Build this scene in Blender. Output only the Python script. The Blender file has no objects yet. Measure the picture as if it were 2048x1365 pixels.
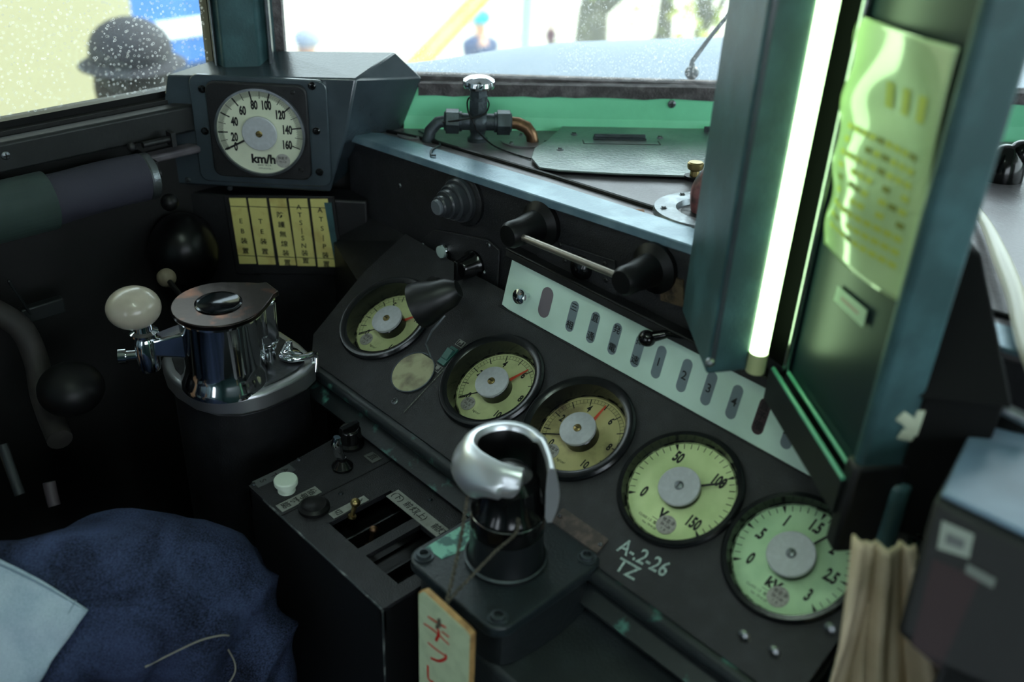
import bpy, bmesh, math, random
from math import sin, cos, radians, pi, tan, atan2, sqrt
from mathutils import Vector, Matrix
C = bpy.context.scene.collection
SC = bpy.context.scene
rnd = random.Random(7)
V = Vector

# ---------------------------------------------------------------- camera, sky, sun, exposure
FPX = 1991.0
def cam_axes(pitch=31.0, roll=2.8, yaw=45.0):
    p, r, y = map(radians, (pitch, roll, yaw))
    h = V((-sin(y), cos(y), 0)); rt = V((cos(y), sin(y), 0)); up = V((0, 0, 1))
    F = cos(p)*h - sin(p)*up; u = sin(p)*h + cos(p)*up
    return F, cos(r)*rt + sin(r)*u, -sin(r)*rt + cos(r)*u
CF, CR, CU = cam_axes()
CO = V((0, 0, 1.55))
cd = bpy.data.cameras.new('camera'); camo = bpy.data.objects.new('camera', cd); C.objects.link(camo)
camo.matrix_world = Matrix.Translation(CO) @ Matrix((CR, CU, -CF)).transposed().to_4x4()
cd.sensor_width = 36.0; cd.lens = FPX/2048*36; cd.clip_start = 0.02; cd.clip_end = 200
cd.dof.use_dof = True; cd.dof.focus_distance = 1.14; cd.dof.aperture_fstop = 3.2
SC.camera = camo
SC.view_settings.view_transform = 'Standard'; SC.view_settings.look = 'None'
SC.view_settings.gamma = 1; SC.view_settings.use_curve_mapping = False
SC.view_settings.exposure = 0.0

w = bpy.data.worlds.new('World'); SC.world = w; w.use_nodes = True
nt = w.node_tree; bg = nt.nodes['Background']
bg.inputs[0].default_value = (0.80, 0.92, 1.0, 1); bg.inputs[1].default_value = 5.0
sd = bpy.data.lights.new('sun', 'SUN'); sd.energy = 5.0; sd.angle = radians(1.5); sd.color = (1, .95, .82)
so = bpy.data.objects.new('sun', sd); C.objects.link(so)
so.rotation_euler = V((-0.1, -0.85, -0.62)).to_track_quat('-Z', 'Y').to_euler()

def ray(px, py):
    return CF + CR*((px-1024)/FPX) - CU*((py-682.5)/FPX)
def onp(px, py, P, n):                       # pixel of the photograph -> point on a real surface
    d = ray(px, py); P = V(P); n = V(n)
    return CO + d*((P-CO).dot(n)/d.dot(n))
def hz(px, py, z): return onp(px, py, (0, 0, z), (0, 0, 1))
def frame(o, x, y, z):
    M = Matrix((V(x).normalized(), V(y).normalized(), V(z).normalized())).transposed().to_4x4()
    M.translation = V(o); return M
def onM(px, py, M, h=0.0):                   # local xy on plane z=h of frame M
    n = M.to_3x3() @ V((0, 0, 1)); P = M.translation + n*h
    q = M.inverted() @ onp(px, py, P, n); return V((q.x, q.y))
def dep(px, py, t): return CO + ray(px, py)*t

# ---------------------------------------------------------------- materials
def lin(h):
    h = h.lstrip('#'); r = []
    for i in (0, 2, 4):
        c = int(h[i:i+2], 16)/255
        r.append(c/12.92 if c <= .04045 else ((c+.055)/1.055)**2.4)
    return (*r, 1)
MATS = {}
def mat(name, col, rough=.5, metal=0, var=.0, vs=20, bump=0.0, bs=200, col2=None, spec=.5, emit=None, es=0, trans=0, coat=0, lo=.45, hi=.7):
    if name in MATS: return MATS[name]
    m = bpy.data.materials.new(name); m.use_nodes = True; t = m.node_tree; b = t.nodes['Principled BSDF']
    c = lin(col); b.inputs['Base Color'].default_value = c
    b.inputs['Roughness'].default_value = rough; b.inputs['Metallic'].default_value = metal
    b.inputs['Specular IOR Level'].default_value = spec
    if coat: b.inputs['Coat Weight'].default_value = coat
    if trans: b.inputs['Transmission Weight'].default_value = trans
    tc = t.nodes.new('ShaderNodeTexCoord')
    if col2 or var:
        n = t.nodes.new('ShaderNodeTexNoise'); n.inputs['Scale'].default_value = vs; n.inputs['Detail'].default_value = 6
        t.links.new(tc.outputs['Object'], n.inputs['Vector'])
        r = t.nodes.new('ShaderNodeValToRGB')
        r.color_ramp.elements[0].position = lo; r.color_ramp.elements[1].position = hi
        c2 = lin(col2) if col2 else tuple(x*(1+var) for x in c[:3])+(1,)
        r.color_ramp.elements[0].color = c if col2 else tuple(x*(1-var) for x in c[:3])+(1,)
        r.color_ramp.elements[1].color = c2
        t.links.new(n.outputs['Fac'], r.inputs['Fac']); t.links.new(r.outputs['Color'], b.inputs['Base Color'])
    if bump:
        n = t.nodes.new('ShaderNodeTexNoise'); n.inputs['Scale'].default_value = bs; n.inputs['Detail'].default_value = 4
        t.links.new(tc.outputs['Object'], n.inputs['Vector'])
        bp = t.nodes.new('ShaderNodeBump'); bp.inputs['Strength'].default_value = bump; bp.inputs['Distance'].default_value = .002
        t.links.new(n.outputs['Fac'], bp.inputs['Height']); t.links.new(bp.outputs['Normal'], b.inputs['Normal'])
    if emit:
        b.inputs['Emission Color'].default_value = lin(emit); b.inputs['Emission Strength'].default_value = es
    MATS[name] = m; return m
BLK = mat('black paint', '#151518', .5, var=.35, vs=60, bump=.25, bs=500)
PAN = mat('dark grey hammered paint', '#242428', .5, var=.25, vs=50, bump=.5, bs=700)
DTEAL = mat('dark teal paint', '#3a595d', .42, var=.25, vs=25, bump=.2, bs=300)
TEALBOX = mat('blue grey paint', '#38434a', .25, var=.2, vs=14, bump=.1, bs=400, spec=1)
WALLG = mat('pale green paint', '#8eeebc', .4, col2='#80deac', vs=9, bump=.15, bs=90)
SHELF = mat('worn purplish grey steel', '#655f64', .36, col2='#7f7c81', vs=16, bump=.25, bs=260, metal=.25)
EDGE = mat('worn blue steel edge', '#6a8594', .32, col2='#8ba4b0', vs=24, metal=.35, bump=.2, bs=300)
DIRT = mat('grimy sealant', '#4e484a', .8, col2='#7b7476', vs=50, bump=1, bs=300)
CHROME = mat('chrome', '#dfe2e6', .09, 1, bump=.04, bs=60)
CHROMEW = mat('worn chrome', '#b9bbbf', .22, 1, var=.15, vs=30, bump=.15, bs=120)
STEEL = mat('dull steel', '#84898d', .38, .9, var=.2, vs=60, bump=.2, bs=400)
GUN = mat('gunmetal', '#4a5257', .42, .6, var=.25, vs=60, bump=.3, bs=300)
BRASS = mat('brass', '#9c8a5c', .35, 1, var=.2, vs=40)
COPPER = mat('aged copper', '#8a6a50', .35, .9, var=.3, vs=60)
RUB = mat('black rubber', '#0c0c0d', .42, bump=.1, bs=200, spec=.3)
BAKE = mat('black bakelite', '#0c0c0d', .16)
INK = mat('black ink', '#101010', .6)
INKW = mat('white paint marker', '#a9bdb6', .7, var=.3, vs=300)
INKR = mat('red ink', '#c02a1e', .6)
REDN = mat('red needle paint', '#c4401c', .5)
DIALG = mat('luminous cream dial', '#cbd29a', .55, col2='#b9bf8a', vs=60, emit='#c8dc90', es=.0)
DIALV = mat('pale green dial', '#cfe2a4', .5, col2='#c0d695', vs=40)
DIALK = mat('mint green dial', '#b9dcae', .5, col2='#a9cfa2', vs=40)
DIALOLD = mat('yellowed dirty dial', '#c6bd83', .55, col2='#7a6650', vs=26, lo=.5, hi=.68)
DIALS = mat('off white dial', '#d8dcc4', .5, col2='#cdd3ba', vs=30)
CAPW = mat('grey white disc', '#b9bcc0', .45, .1, var=.06, vs=200)
SEAL = mat('seal sticker', '#a8a59f', .6, col2='#8f8b86', vs=300)
YLAMP = mat('aged yellow lens', '#d3cb7d', .45, col2='#b59c58', vs=38, lo=.52, hi=.78)
STRIPM = mat('pale mint acrylic', '#d4eee0', .3, col2='#c8e2d2', vs=15)
OVAL = mat('unlit lamp lens', '#77858b', .4)
OVALP = mat('unlit purple lens', '#776e74', .4)
OVALD = mat('dark red lens', '#3d2b2f', .4)
TAPE = mat('grey label tape', '#8f918a', .6, col2='#7e8078', vs=80)
WBTN = mat('ivory plastic', '#cfdccb', .35)
KNOBW = mat('ivory knob', '#a9a090', .28, col2='#c0b7a5', vs=25, coat=.3)
GREENSW = mat('green switch plastic', '#2f5f58', .35)
PAPER = mat('white paper sheet', '#c3dcae', .6)
YIN = mat('yellow printing', '#b4bf4e', .6)
WOODT = mat('varnished wood edge', '#b08a58', .5, col2='#8a6840', vs=90)
TAGP = mat('tag paint', '#c3d3b0', .55, col2='#b4c5a2', vs=60)
STRING = mat('waxed cord', '#5b564a', .8, bump=.8, bs=900, var=.5, vs=500)
FABV = mat('purple grey blind cloth', '#2f2e3b', .75, bump=.3, bs=900)
FABG = mat('green grey vinyl', '#3a4845', .4, var=.1, vs=30)
CLOTH = mat('beige cloth', '#d6c6a6', .9, col2='#c2b08e', vs=18, bump=.4, bs=600)
SKIN = mat('skin', '#b98a6d', .5)
LEAF = mat('dry leaf', '#a77f6a', .8)
REDC = mat('faded red plastic', '#7a2c2c', .4)

def denim(name, c1, c2, sc=900):
    m = bpy.data.materials.new(name); m.use_nodes = True; t = m.node_tree; b = t.nodes['Principled BSDF']
    b.inputs['Roughness'].default_value = .9; b.inputs['Specular IOR Level'].default_value = .15
    tc = t.nodes.new('ShaderNodeTexCoord')
    n1 = t.nodes.new('ShaderNodeTexNoise'); n1.inputs['Scale'].default_value = sc; n1.inputs['Detail'].default_value = 2
    n2 = t.nodes.new('ShaderNodeTexNoise'); n2.inputs['Scale'].default_value = 14; n2.inputs['Detail'].default_value = 5; n2.inputs['Distortion'].default_value = 1
    mp = t.nodes.new('ShaderNodeMapping'); mp.inputs['Scale'].default_value = (1, .5, 1)
    t.links.new(tc.outputs['Object'], mp.inputs[0]); t.links.new(mp.outputs[0], n1.inputs['Vector']); t.links.new(tc.outputs['Object'], n2.inputs['Vector'])
    ad = t.nodes.new('ShaderNodeMath'); ad.operation = 'ADD'; t.links.new(n1.outputs['Fac'], ad.inputs[0]); t.links.new(n2.outputs['Fac'], ad.inputs[1])
    r = t.nodes.new('ShaderNodeMapRange'); r.inputs[1].default_value = .75; r.inputs[2].default_value = 1.3
    t.links.new(ad.outputs[0], r.inputs[0])
    mx = t.nodes.new('ShaderNodeMix'); mx.data_type = 'RGBA'; mx.inputs[6].default_value = lin(c1); mx.inputs[7].default_value = lin(c2)
    t.links.new(r.outputs[0], mx.inputs[0]); t.links.new(mx.outputs[2], b.inputs['Base Color'])
    bp = t.nodes.new('ShaderNodeBump'); bp.inputs['Strength'].default_value = .6; bp.inputs['Distance'].default_value = .004
    t.links.new(ad.outputs[0], bp.inputs['Height']); t.links.new(bp.outputs['Normal'], b.inputs['Normal'])
    MATS[name] = m; return m
DENIM = denim('dark blue denim', '#0f121c', '#455173')
SHIRT = denim('pale blue denim', '#9db2c4', '#c4d4e0', 1200)
SEAM = mat('denim seam thread', '#8a867a', .8)

def glass_mat(name, drops=False, tint=(.96, 1, .98)):
    m = bpy.data.materials.new(name); m.use_nodes = True; t = m.node_tree
    for n in list(t.nodes): t.nodes.remove(n)
    out = t.nodes.new('ShaderNodeOutputMaterial'); tr = t.nodes.new('ShaderNodeBsdfTransparent'); tr.inputs[0].default_value = (*tint, 1)
    gl = t.nodes.new('ShaderNodeBsdfGlossy'); gl.inputs['Roughness'].default_value = .02
    fr = t.nodes.new('ShaderNodeFresnel'); fr.inputs[0].default_value = 1.45
    mx = t.nodes.new('ShaderNodeMixShader'); t.links.new(fr.outputs[0], mx.inputs[0]); t.links.new(tr.outputs[0], mx.inputs[1]); t.links.new(gl.outputs[0], mx.inputs[2])
    tl = t.nodes.new('ShaderNodeBsdfTranslucent'); tl.inputs[0].default_value = (.9, .95, 1, 1)
    tc = t.nodes.new('ShaderNodeTexCoord')
    vo = t.nodes.new('ShaderNodeTexVoronoi'); vo.inputs['Randomness'].default_value = .9; vo.inputs['Scale'].default_value = 150 if drops else 330
    t.links.new(tc.outputs['Object'], vo.inputs['Vector'])
    ns = t.nodes.new('ShaderNodeTexNoise'); ns.inputs['Scale'].default_value = 5; ns.inputs['Detail'].default_value = 3
    t.links.new(tc.outputs['Object'], ns.inputs['Vector'])
    if drops:      # rings: distance between two radii
        a = t.nodes.new('ShaderNodeMath'); a.operation = 'COMPARE'; a.inputs[1].default_value = .20; a.inputs[2].default_value = .06
    else:
        a = t.nodes.new('ShaderNodeMath'); a.operation = 'LESS_THAN'; a.inputs[1].default_value = .24
    t.links.new(vo.outputs['Distance'], a.inputs[0])
    k = t.nodes.new('ShaderNodeMapRange'); k.inputs[1].default_value = .30 if drops else .35; k.inputs[2].default_value = .5 if drops else .6
    k.inputs[3].default_value = .0; k.inputs[4].default_value = .30 if drops else .45
    t.links.new(ns.outputs['Fac'], k.inputs[0])
    mu = t.nodes.new('ShaderNodeMath'); mu.operation = 'MULTIPLY'; t.links.new(a.outputs[0], mu.inputs[0]); t.links.new(k.outputs[0], mu.inputs[1])
    ad = t.nodes.new('ShaderNodeMath'); ad.operation = 'ADD'; ad.inputs[1].default_value = .012 if drops else .04; t.links.new(mu.outputs[0], ad.inputs[0])
    m2 = t.nodes.new('ShaderNodeMixShader'); t.links.new(ad.outputs[0], m2.inputs[0]); t.links.new(mx.outputs[0], m2.inputs[1]); t.links.new(tl.outputs[0], m2.inputs[2])
    t.links.new(m2.outputs[0], out.inputs[0]); MATS[name] = m; return m
GLASSD = glass_mat('wet side glass', True)
GLASSF = glass_mat('dusty windscreen glass')

# ---------------------------------------------------------------- mesh builder
_tc = {}
def text_geo(s, size, sx=1.0, bold=0.0):
    k = (s, round(size, 6), sx, bold)
    if k not in _tc:
        cu = bpy.data.curves.new('t', 'FONT'); cu.body = s; cu.size = size; cu.align_x = 'CENTER'; cu.align_y = 'CENTER'
        cu.offset = bold; cu.resolution_u = 3
        ob = bpy.data.objects.new('t', cu); C.objects.link(ob); bpy.context.view_layer.update()
        dg = bpy.context.evaluated_depsgraph_get()
        me = bpy.data.meshes.new_from_object(ob.evaluated_get(dg))
        vs = [(v.co.x*sx, v.co.y) for v in me.vertices]; fs = [tuple(p.vertices) for p in me.polygons]
        bpy.data.objects.remove(ob); bpy.data.curves.remove(cu); bpy.data.meshes.remove(me)
        _tc[k] = (vs, fs)
    return _tc[k]
class B:
    def __init__(s): s.v = []; s.f = []; s.m = []; s.M = Matrix.Identity(4); s.mi = 0
    def at(s, x=0, y=0, z=0, rx=0, ry=0, rz=0):
        s.M = Matrix.Translation((x, y, z)) @ Matrix.Rotation(radians(rz), 4, 'Z') @ Matrix.Rotation(radians(ry), 4, 'Y') @ Matrix.Rotation(radians(rx), 4, 'X'); return s
    def use(s, i): s.mi = i; return s
    def add(s, vs, fs):
        n = len(s.v); s.v += [s.M @ V(q) for q in vs]; s.f += [tuple(n+i for i in f) for f in fs]; s.m += [s.mi]*len(fs); return s
    def box(s, c, d):
        x, y, z = c; a, b, e = d[0]/2, d[1]/2, d[2]/2
        vs = [(x+i*a, y+j*b, z+k*e) for k in (-1, 1) for j in (-1, 1) for i in (-1, 1)]
        return s.add(vs, [(0, 2, 3, 1), (4, 5, 7, 6), (0, 1, 5, 4), (2, 6, 7, 3), (0, 4, 6, 2), (1, 3, 7, 5)])
    def prism(s, poly, z0, z1):
        ar = sum(poly[i][0]*poly[(i+1) % len(poly)][1]-poly[(i+1) % len(poly)][0]*poly[i][1] for i in range(len(poly)))
        if ar < 0: poly = poly[::-1]
        n = len(poly); vs = [(p[0], p[1], z0) for p in poly]+[(p[0], p[1], z1) for p in poly]
        return s.add(vs, [tuple(range(n))[::-1], tuple(range(n, 2*n))]+[(i, (i+1) % n, n+(i+1) % n, n+i) for i in range(n)])
    def hull8(s, bot, top):      # two quads of 3-D points, bottom ccw seen from the top
        return s.add([*bot, *top], [(3, 2, 1, 0), (4, 5, 6, 7)]+[(i, (i+1) % 4, 4+(i+1) % 4, 4+i) for i in range(4)])
    def lathe(s, prof, c=(0, 0, 0), seg=40, axis='z', fn=None, cap=True):
        vs = []; n = len(prof)
        for j in range(seg):
            a = 2*pi*j/seg
            for r, z in prof:
                k = fn(a, r, z) if fn else r
                p = (k*cos(a), k*sin(a), z)
                if axis == 'x': p = (z, k*cos(a), k*sin(a))
                if axis == 'y': p = (k*sin(a), z, k*cos(a))
                vs.append((p[0]+c[0], p[1]+c[1], p[2]+c[2]))
        fs = []
        for j in range(seg):
            for i in range(n-1):
                a, b = j*n+i, ((j+1) % seg)*n+i
                fs.append((a, b, b+1, a+1))
        if cap and prof[0][0] > 1e-6: fs.append(tuple(j*n for j in range(seg))[::-1])
        if cap and prof[-1][0] > 1e-6: fs.append(tuple(j*n+n-1 for j in range(seg)))
        return s.add(vs, fs)
    def cyl(s, p0, p1, r0, r1=None, seg=24):
        return s.tube([p0, p1], [r0, r0 if r1 is None else r1], seg)
    def tube(s, path, r, seg=12, flat=1.0):
        path = [V(p) for p in path]; n = len(path)
        if not isinstance(r, (list, tuple)): r = [r]*n
        t0 = (path[1]-path[0]).normalized(); up = V((0, 0, 1)) if abs(t0.z) < .9 else V((1, 0, 0))
        x = t0.cross(up).normalized(); vs = []
        for i, p in enumerate(path):
            t = (path[min(i+1, n-1)]-path[max(i-1, 0)]).normalized()
            x = (x-t*x.dot(t)).normalized(); y = t.cross(x)
            for j in range(seg):
                a = 2*pi*j/seg; vs.append(p+x*(cos(a)*r[i])+y*(sin(a)*r[i]*flat))
        fs = [(i*seg+j, i*seg+(j+1) % seg, (i+1)*seg+(j+1) % seg, (i+1)*seg+j) for i in range(n-1) for j in range(seg)]
        fs += [tuple(range(seg))[::-1], tuple((n-1)*seg+j for j in range(seg))]
        return s.add(vs, fs)
    def ball(s, c, r, seg=28, rings=16):
        if not isinstance(r, (tuple, list)): r = (r, r, r)
        vs = []; fs = []
        for i in range(rings+1):
            th = pi*i/rings
            for j in range(seg):
                a = 2*pi*j/seg; vs.append((c[0]+r[0]*sin(th)*cos(a), c[1]+r[1]*sin(th)*sin(a), c[2]+r[2]*cos(th)))
        for i in range(rings):
            for j in range(seg):
                fs.append((i*seg+j, (i+1)*seg+j, (i+1)*seg+(j+1) % seg, i*seg+(j+1) % seg))
        return s.add(vs, fs)
    def text(s, t, x, y, size, z=.0004, sx=1.0, bold=0.0, rot=0.0):
        vs, fs = text_geo(t, size, sx, bold); c, d = cos(rot), sin(rot)
        return s.add([(x+a*c-b*d, y+a*d+b*c, z) for a, b in vs], fs)
    def quad(s, x, y, w_, h_, rot=0, z=.0003):
        c, d = cos(rot), sin(rot)
        return s.add([(x+a*c-b*d, y+a*d+b*c, z) for a, b in ((-w_/2, -h_/2), (w_/2, -h_/2), (w_/2, h_/2), (-w_/2, h_/2))], [(0, 1, 2, 3)])
    def done(s, name, mats, parent=None, bev=0, smooth=35, seg=2, M=None):
        me = bpy.data.meshes.new(name); me.from_pydata([tuple(q) for q in s.v], [], s.f)
        if not isinstance(mats, (list, tuple)): mats = [mats]
        for m in mats: me.materials.append(m)
        me.polygons.foreach_set('material_index', s.m); me.update()
        bm = bmesh.new(); bm.from_mesh(me); bmesh.ops.remove_doubles(bm, verts=bm.verts, dist=1e-6); bm.to_mesh(me); bm.free()
        if smooth:
            me.polygons.foreach_set('use_smooth', [True]*len(me.polygons)); me.set_sharp_from_angle(angle=radians(smooth))
        o = bpy.data.objects.new(name, me); C.objects.link(o)
        if parent: o.parent = parent
        if M is not None: o.matrix_world = M
        if bev:
            b = o.modifiers.new('bevel', 'BEVEL'); b.width = bev; b.segments = seg; b.limit_method = 'ANGLE'; b.angle_limit = radians(40)
        return o
def tag(o, label=None, cat=None, group=None, kind=None):
    if label: o['label'] = label
    if cat: o['category'] = cat
    if group: o['group'] = group
    if kind: o['kind'] = kind
    return o
def thing(name, label, cat, M=None, group=None):
    o = bpy.data.objects.new(name, None); C.objects.link(o); o.empty_display_size = .02
    if M is not None: o.matrix_world = M
    return tag(o, label, cat, group)
def rrect(x0, y0, x1, y1, r, n=5):
    out = []
    for cx, cy, a0 in ((x1-r, y1-r, 0), (x0+r, y1-r, 90), (x0+r, y0+r, 180), (x1-r, y0+r, 270)):
        for k in range(n+1):
            a = radians(a0+90*k/n); out.append((cx+r*cos(a), cy+r*sin(a)))
    return out
def screw(parent, x, y, z, r=.0035, m=None, name='screw'):
    b = B().at(x, y, z); b.lathe([(r, -.001), (r, .0006), (r*.7, .0018), (0, .0022)], seg=14)
    b.use(1).box((0, 0, .0022), (r*1.3, r*.28, .0006)); b.box((0, 0, .0022), (r*.28, r*1.3, .0006))
    return b.done(name, [m or STEEL, INK], parent)

# ---------------------------------------------------------------- reference frames of the console
s30, c30 = sin(radians(30)), cos(radians(30))
GP = frame((-.5, .643, .942), (1, 0, 0), (0, c30, s30), (0, -s30, c30))        # gauge panel
S_T = radians(76)
SP = frame((-.5, .716, .9845), (1, 0, 0), (0, cos(S_T), sin(S_T)), (0, -sin(S_T), cos(S_T)))   # lamp strip
FA = frame((-.8, .742, 1.03), (1, 0, 0), (0, 0, 1), (0, -1, 0))                 # upright fascia
q2 = sqrt(.5)
BX = 1.236
SB = frame((q2*(-.33-BX), q2*(-.33+BX), 1.1), (q2, q2, 0), (0, 0, 1), (q2, -q2, 0))  # speedometer box front
def shelf_z(x, y=.742): return 1.213+.076*x-.053*y
SHP = V((-1.077, .74, shelf_z(-1.077, .74)))
SHX = V((1, 0, .076)).normalized(); SHN = V((-.076, .053, 1)).normalized()
SH = frame(SHP, SHX, SHN.cross(SHX), SHN)
DECKZ = .85
DK = frame((-.7, .47, DECKZ), (1, 0, 0), (0, 1, 0), (0, 0, 1))
WB = 1.329                                  # distance of the corner window wall
def D(a, b, z): return V((q2*(a-b), q2*(a+b), z))   # a to the right of, b ahead of the viewer

wu, wn = V((sin(radians(41)), cos(radians(41)), 0)), V((-cos(radians(41)), sin(radians(41)), 0))
def W(a, b, z): return wu*a+wn*b+V((0, 0, z))       # along the corner windscreen wall, ahead of it
WF = frame(wn*WB, wu, (0, 0, 1), -wn)               # its vertical face
def plate_holes(outline, holes, z0, z1):
    cu = bpy.data.curves.new('t', 'CURVE'); cu.dimensions = '2D'; cu.fill_mode = 'BOTH'; cu.extrude = (z1-z0)/2
    for pts in [outline]+holes:
        sp_ = cu.splines.new('POLY'); sp_.points.add(len(pts)-1)
        for p_, q_ in zip(sp_.points, pts): p_.co = (q_[0], q_[1], 0, 1)
        sp_.use_cyclic_u = True
    ob = bpy.data.objects.new('t', cu); C.objects.link(ob); bpy.context.view_layer.update()
    me = bpy.data.meshes.new_from_object(ob.evaluated_get(bpy.context.evaluated_depsgraph_get()))
    vs = [(v.co.x, v.co.y, v.co.z+(z0+z1)/2) for v in me.vertices]; fs = [tuple(p.vertices) for p in me.polygons]
    bpy.data.objects.remove(ob); bpy.data.curves.remove(cu); bpy.data.meshes.remove(me); return vs, fs
def circ(x, y, r, n=56): return [(x+r*cos(2*pi*i/n), y+r*sin(2*pi*i/n)) for i in range(n)]
# ================================================================ SETTING
def wall_boxes(name, M, x0, x1, z0, z1, wins, mat_, th=.05, kind='structure'):
    """wall in the xz plane of M, thickness behind it (+y); wins = (x0,x1,z0,z1)"""
    b = B(); xs = sorted({x0, x1, *[q for w_ in wins for q in w_[:2]]})
    for a, c in zip(xs, xs[1:]):
        ws = [w_ for w_ in wins if w_[0] <= a and w_[1] >= c]
        zs = [z0]
        for w_ in ws: zs += [w_[2], w_[3]]
        zs.append(z1)
        for k in range(0, len(zs), 2):
            if zs[k+1]-zs[k] > 1e-4: b.box(((a+c)/2, th/2, (zs[k]+zs[k+1])/2), (c-a, th, zs[k+1]-zs[k]))
    return tag(b.done(name, mat_, smooth=0, M=M), kind=kind)
DW = frame(wn*WB, wu, wn, (0, 0, 1))
LW = frame((-1.195, 0, 0), (0, 1, 0), (-1, 0, 0), (0, 0, 1))
CEIL = mat('cab ceiling paint', '#7d8a86', .7)
DARKW = mat('dark brown grey wall', '#0e0d0e', .6, var=.3, vs=20, bump=.2)
LEDGE = mat('dark ledge paint', '#1c1e1f', .5, var=.2, vs=30, bump=.2)
FLOOR = mat('worn cab floor', '#1d1f20', .7, var=.3, vs=15, bump=.3)
tag(B().box((0, .1, -.03), (3.6, 4.2, .06)).done('floor', FLOOR, smooth=0), kind='structure')
tag(B().box((0, .1, 2.18), (3.6, 4.2, .06)).done('ceiling', CEIL, smooth=0), kind='structure')
SILLL = 1.141
wall_boxes('wall_left', LW, -1.6, .655, 0, 2.15, [(-1.0, .640, SILLL, 1.95)], DARKW)
PL = onM(437, 100, WF, .02).x; PR_ = onM(538, 60, WF, .02).x
SILLD = 1.151
wall_boxes('wall_front_left', DW, -.292, 1.45, 0, 2.15, [(PR_, 1.36, SILLD, 2.0)], DARKW)
RW = frame(W(1.45, WB, 0), (wu.x, -wu.y, 0), (wu.y, wu.x, 0), (0, 0, 1))
wall_boxes('wall_front_right', RW, 0, 1.98, 0, 2.15, [(.1, 1.5, 1.17, 2.0)], WALLG)
wall_boxes('wall_right', frame((1.25, 0, 0), (0, 1, 0), (1, 0, 0), (0, 0, 1)), -1.6, .50, 0, 2.15, [(-.9, .3, 1.15, 1.9)], DTEAL)
wall_boxes('wall_back', frame((0, -1.6, 0), (-1, 0, 0), (0, -1, 0), (0, 0, 1)), -1.3, 1.3, 0, 2.15, [(-.30, -.02, .85, 1.95), (.35, .45, .85, 1.95)], DTEAL)  # back openings are added to let in light for the chrome

def window(name, M, x0, x1, z0, z1, gm, fm, y=.022):
    w_ = tag(bpy.data.objects.new(name, None), kind='structure'); C.objects.link(w_); w_.matrix_world = M
    B().box(((x0+x1)/2, y, (z0+z1)/2), (x1-x0, .004, z1-z0)).done('pane', gm, w_, smooth=0)
    b = B(); t = .012
    for c, d in ((((x0+x1)/2, 0, z0+t/2-.004), (x1-x0, t)), (((x0+x1)/2, 0, z1-t/2), (x1-x0, t))):
        b.box((c[0], y, c[2]), (d[0], .02, d[1]))
    for x in (x0+t/2, x1-t/2): b.box((x, y, (z0+z1)/2), (t, .02, z1-z0))
    b.done('window_frame', fm, w_, smooth=0); return w_
window('window_1', LW, -1.0, .640, SILLL, 1.95, GLASSD, RUB)
window('window_2', DW, PR_, 1.36, SILLD, 2.0, GLASSF, DIRT)
window('window_3', RW, .1, 1.5, 1.17, 2.0, GLASSF, RUB)
# corner pillar between the side window and the corner windscreen
b = B(); b.prism([(PL-.03, .05), (PL-.008, -.012), (PL+.008, -.034), (PR_-.014, -.03), (PR_, -.012), (PR_+.002, .05)], 1.10, 2.15)
b.use(1).box((PR_, -.020, 1.65), (.005, .016, .98)).use(1).box((PL-.004, -.022, 1.62), (.004, .010, 1.04))
tag(b.done('trim_1', [DTEAL, STEEL], bev=.003, M=DW), kind='structure')
# grimy seal along the windscreen bottom and the folded green skirt below it
b = B(); n = 60; top = []; bot = []
for i in range(n+1):
    x = -.05+1.42*i/n
    zt = SILLD+.003+.012*(x+.05); zb = SILLD-.013+.012*(x+.05)-.003*rnd.random()
    top.append((x, zt)); bot.append((x, zb))
for i in range(n):
    b.hull8([(bot[i][0], -.004, bot[i][1]), (bot[i+1][0], -.004, bot[i+1][1]), (bot[i+1][0], .0, bot[i+1][1]), (bot[i][0], .0, bot[i][1])],
            [(top[i][0], -.006, top[i][1]), (top[i+1][0], -.006, top[i+1][1]), (top[i+1][0], .02, top[i+1][1]), (top[i][0], .02, top[i][1])])
tag(b.done('trim_2', DIRT, smooth=60, M=DW), kind='structure')
b = B()
b.hull8([(-.07, -.012, 1.05), (1.3, -.012, 1.05), (1.3, 0, 1.05), (-.07, 0, 1.05)], [(-.07, -.0015, 1.108), (1.3, -.0015, 1.118), (1.3, 0, 1.118), (-.07, 0, 1.108)])
b.hull8([(-.07, -.0015, 1.108), (1.3, -.0015, 1.118), (1.3, 0, 1.118), (-.07, 0, 1.108)], [(-.07, -.0015, SILLD-.004), (1.3, -.0015, SILLD+.008), (1.3, 0, SILLD+.008), (-.07, 0, SILLD-.004)])
tag(b.done('trim_3', WALLG, smooth=0, M=DW), kind='structure')
for px, py in ((1343, 207),):
    q = onM(px, py, WF); p = W(q.x, WB-.003, q.y)
    e = thing('screw', 'round steel screw on the green panel below the front windscreen', 'screw', frame(p, wu, (0, 0, 1), -wn))
    screw(e, 0, 0, 0, .0055, name='screw_head')
# window ledge below the side window
b = B(); b.box((-.2, -.012, SILLL-.022), (1.62, .024, .036))
tag(b.done('trim_4', LEDGE, bev=.004, M=LW), kind='structure')
b = B(); b.box((-.2, -.02, SILLL-.062), (1.6, .02, .010))
tag(b.done('trim_5', mat('scuffed purple grey rail', '#5c565c', .45, var=.2, vs=40), bev=.003, M=LW), kind='structure')

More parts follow.
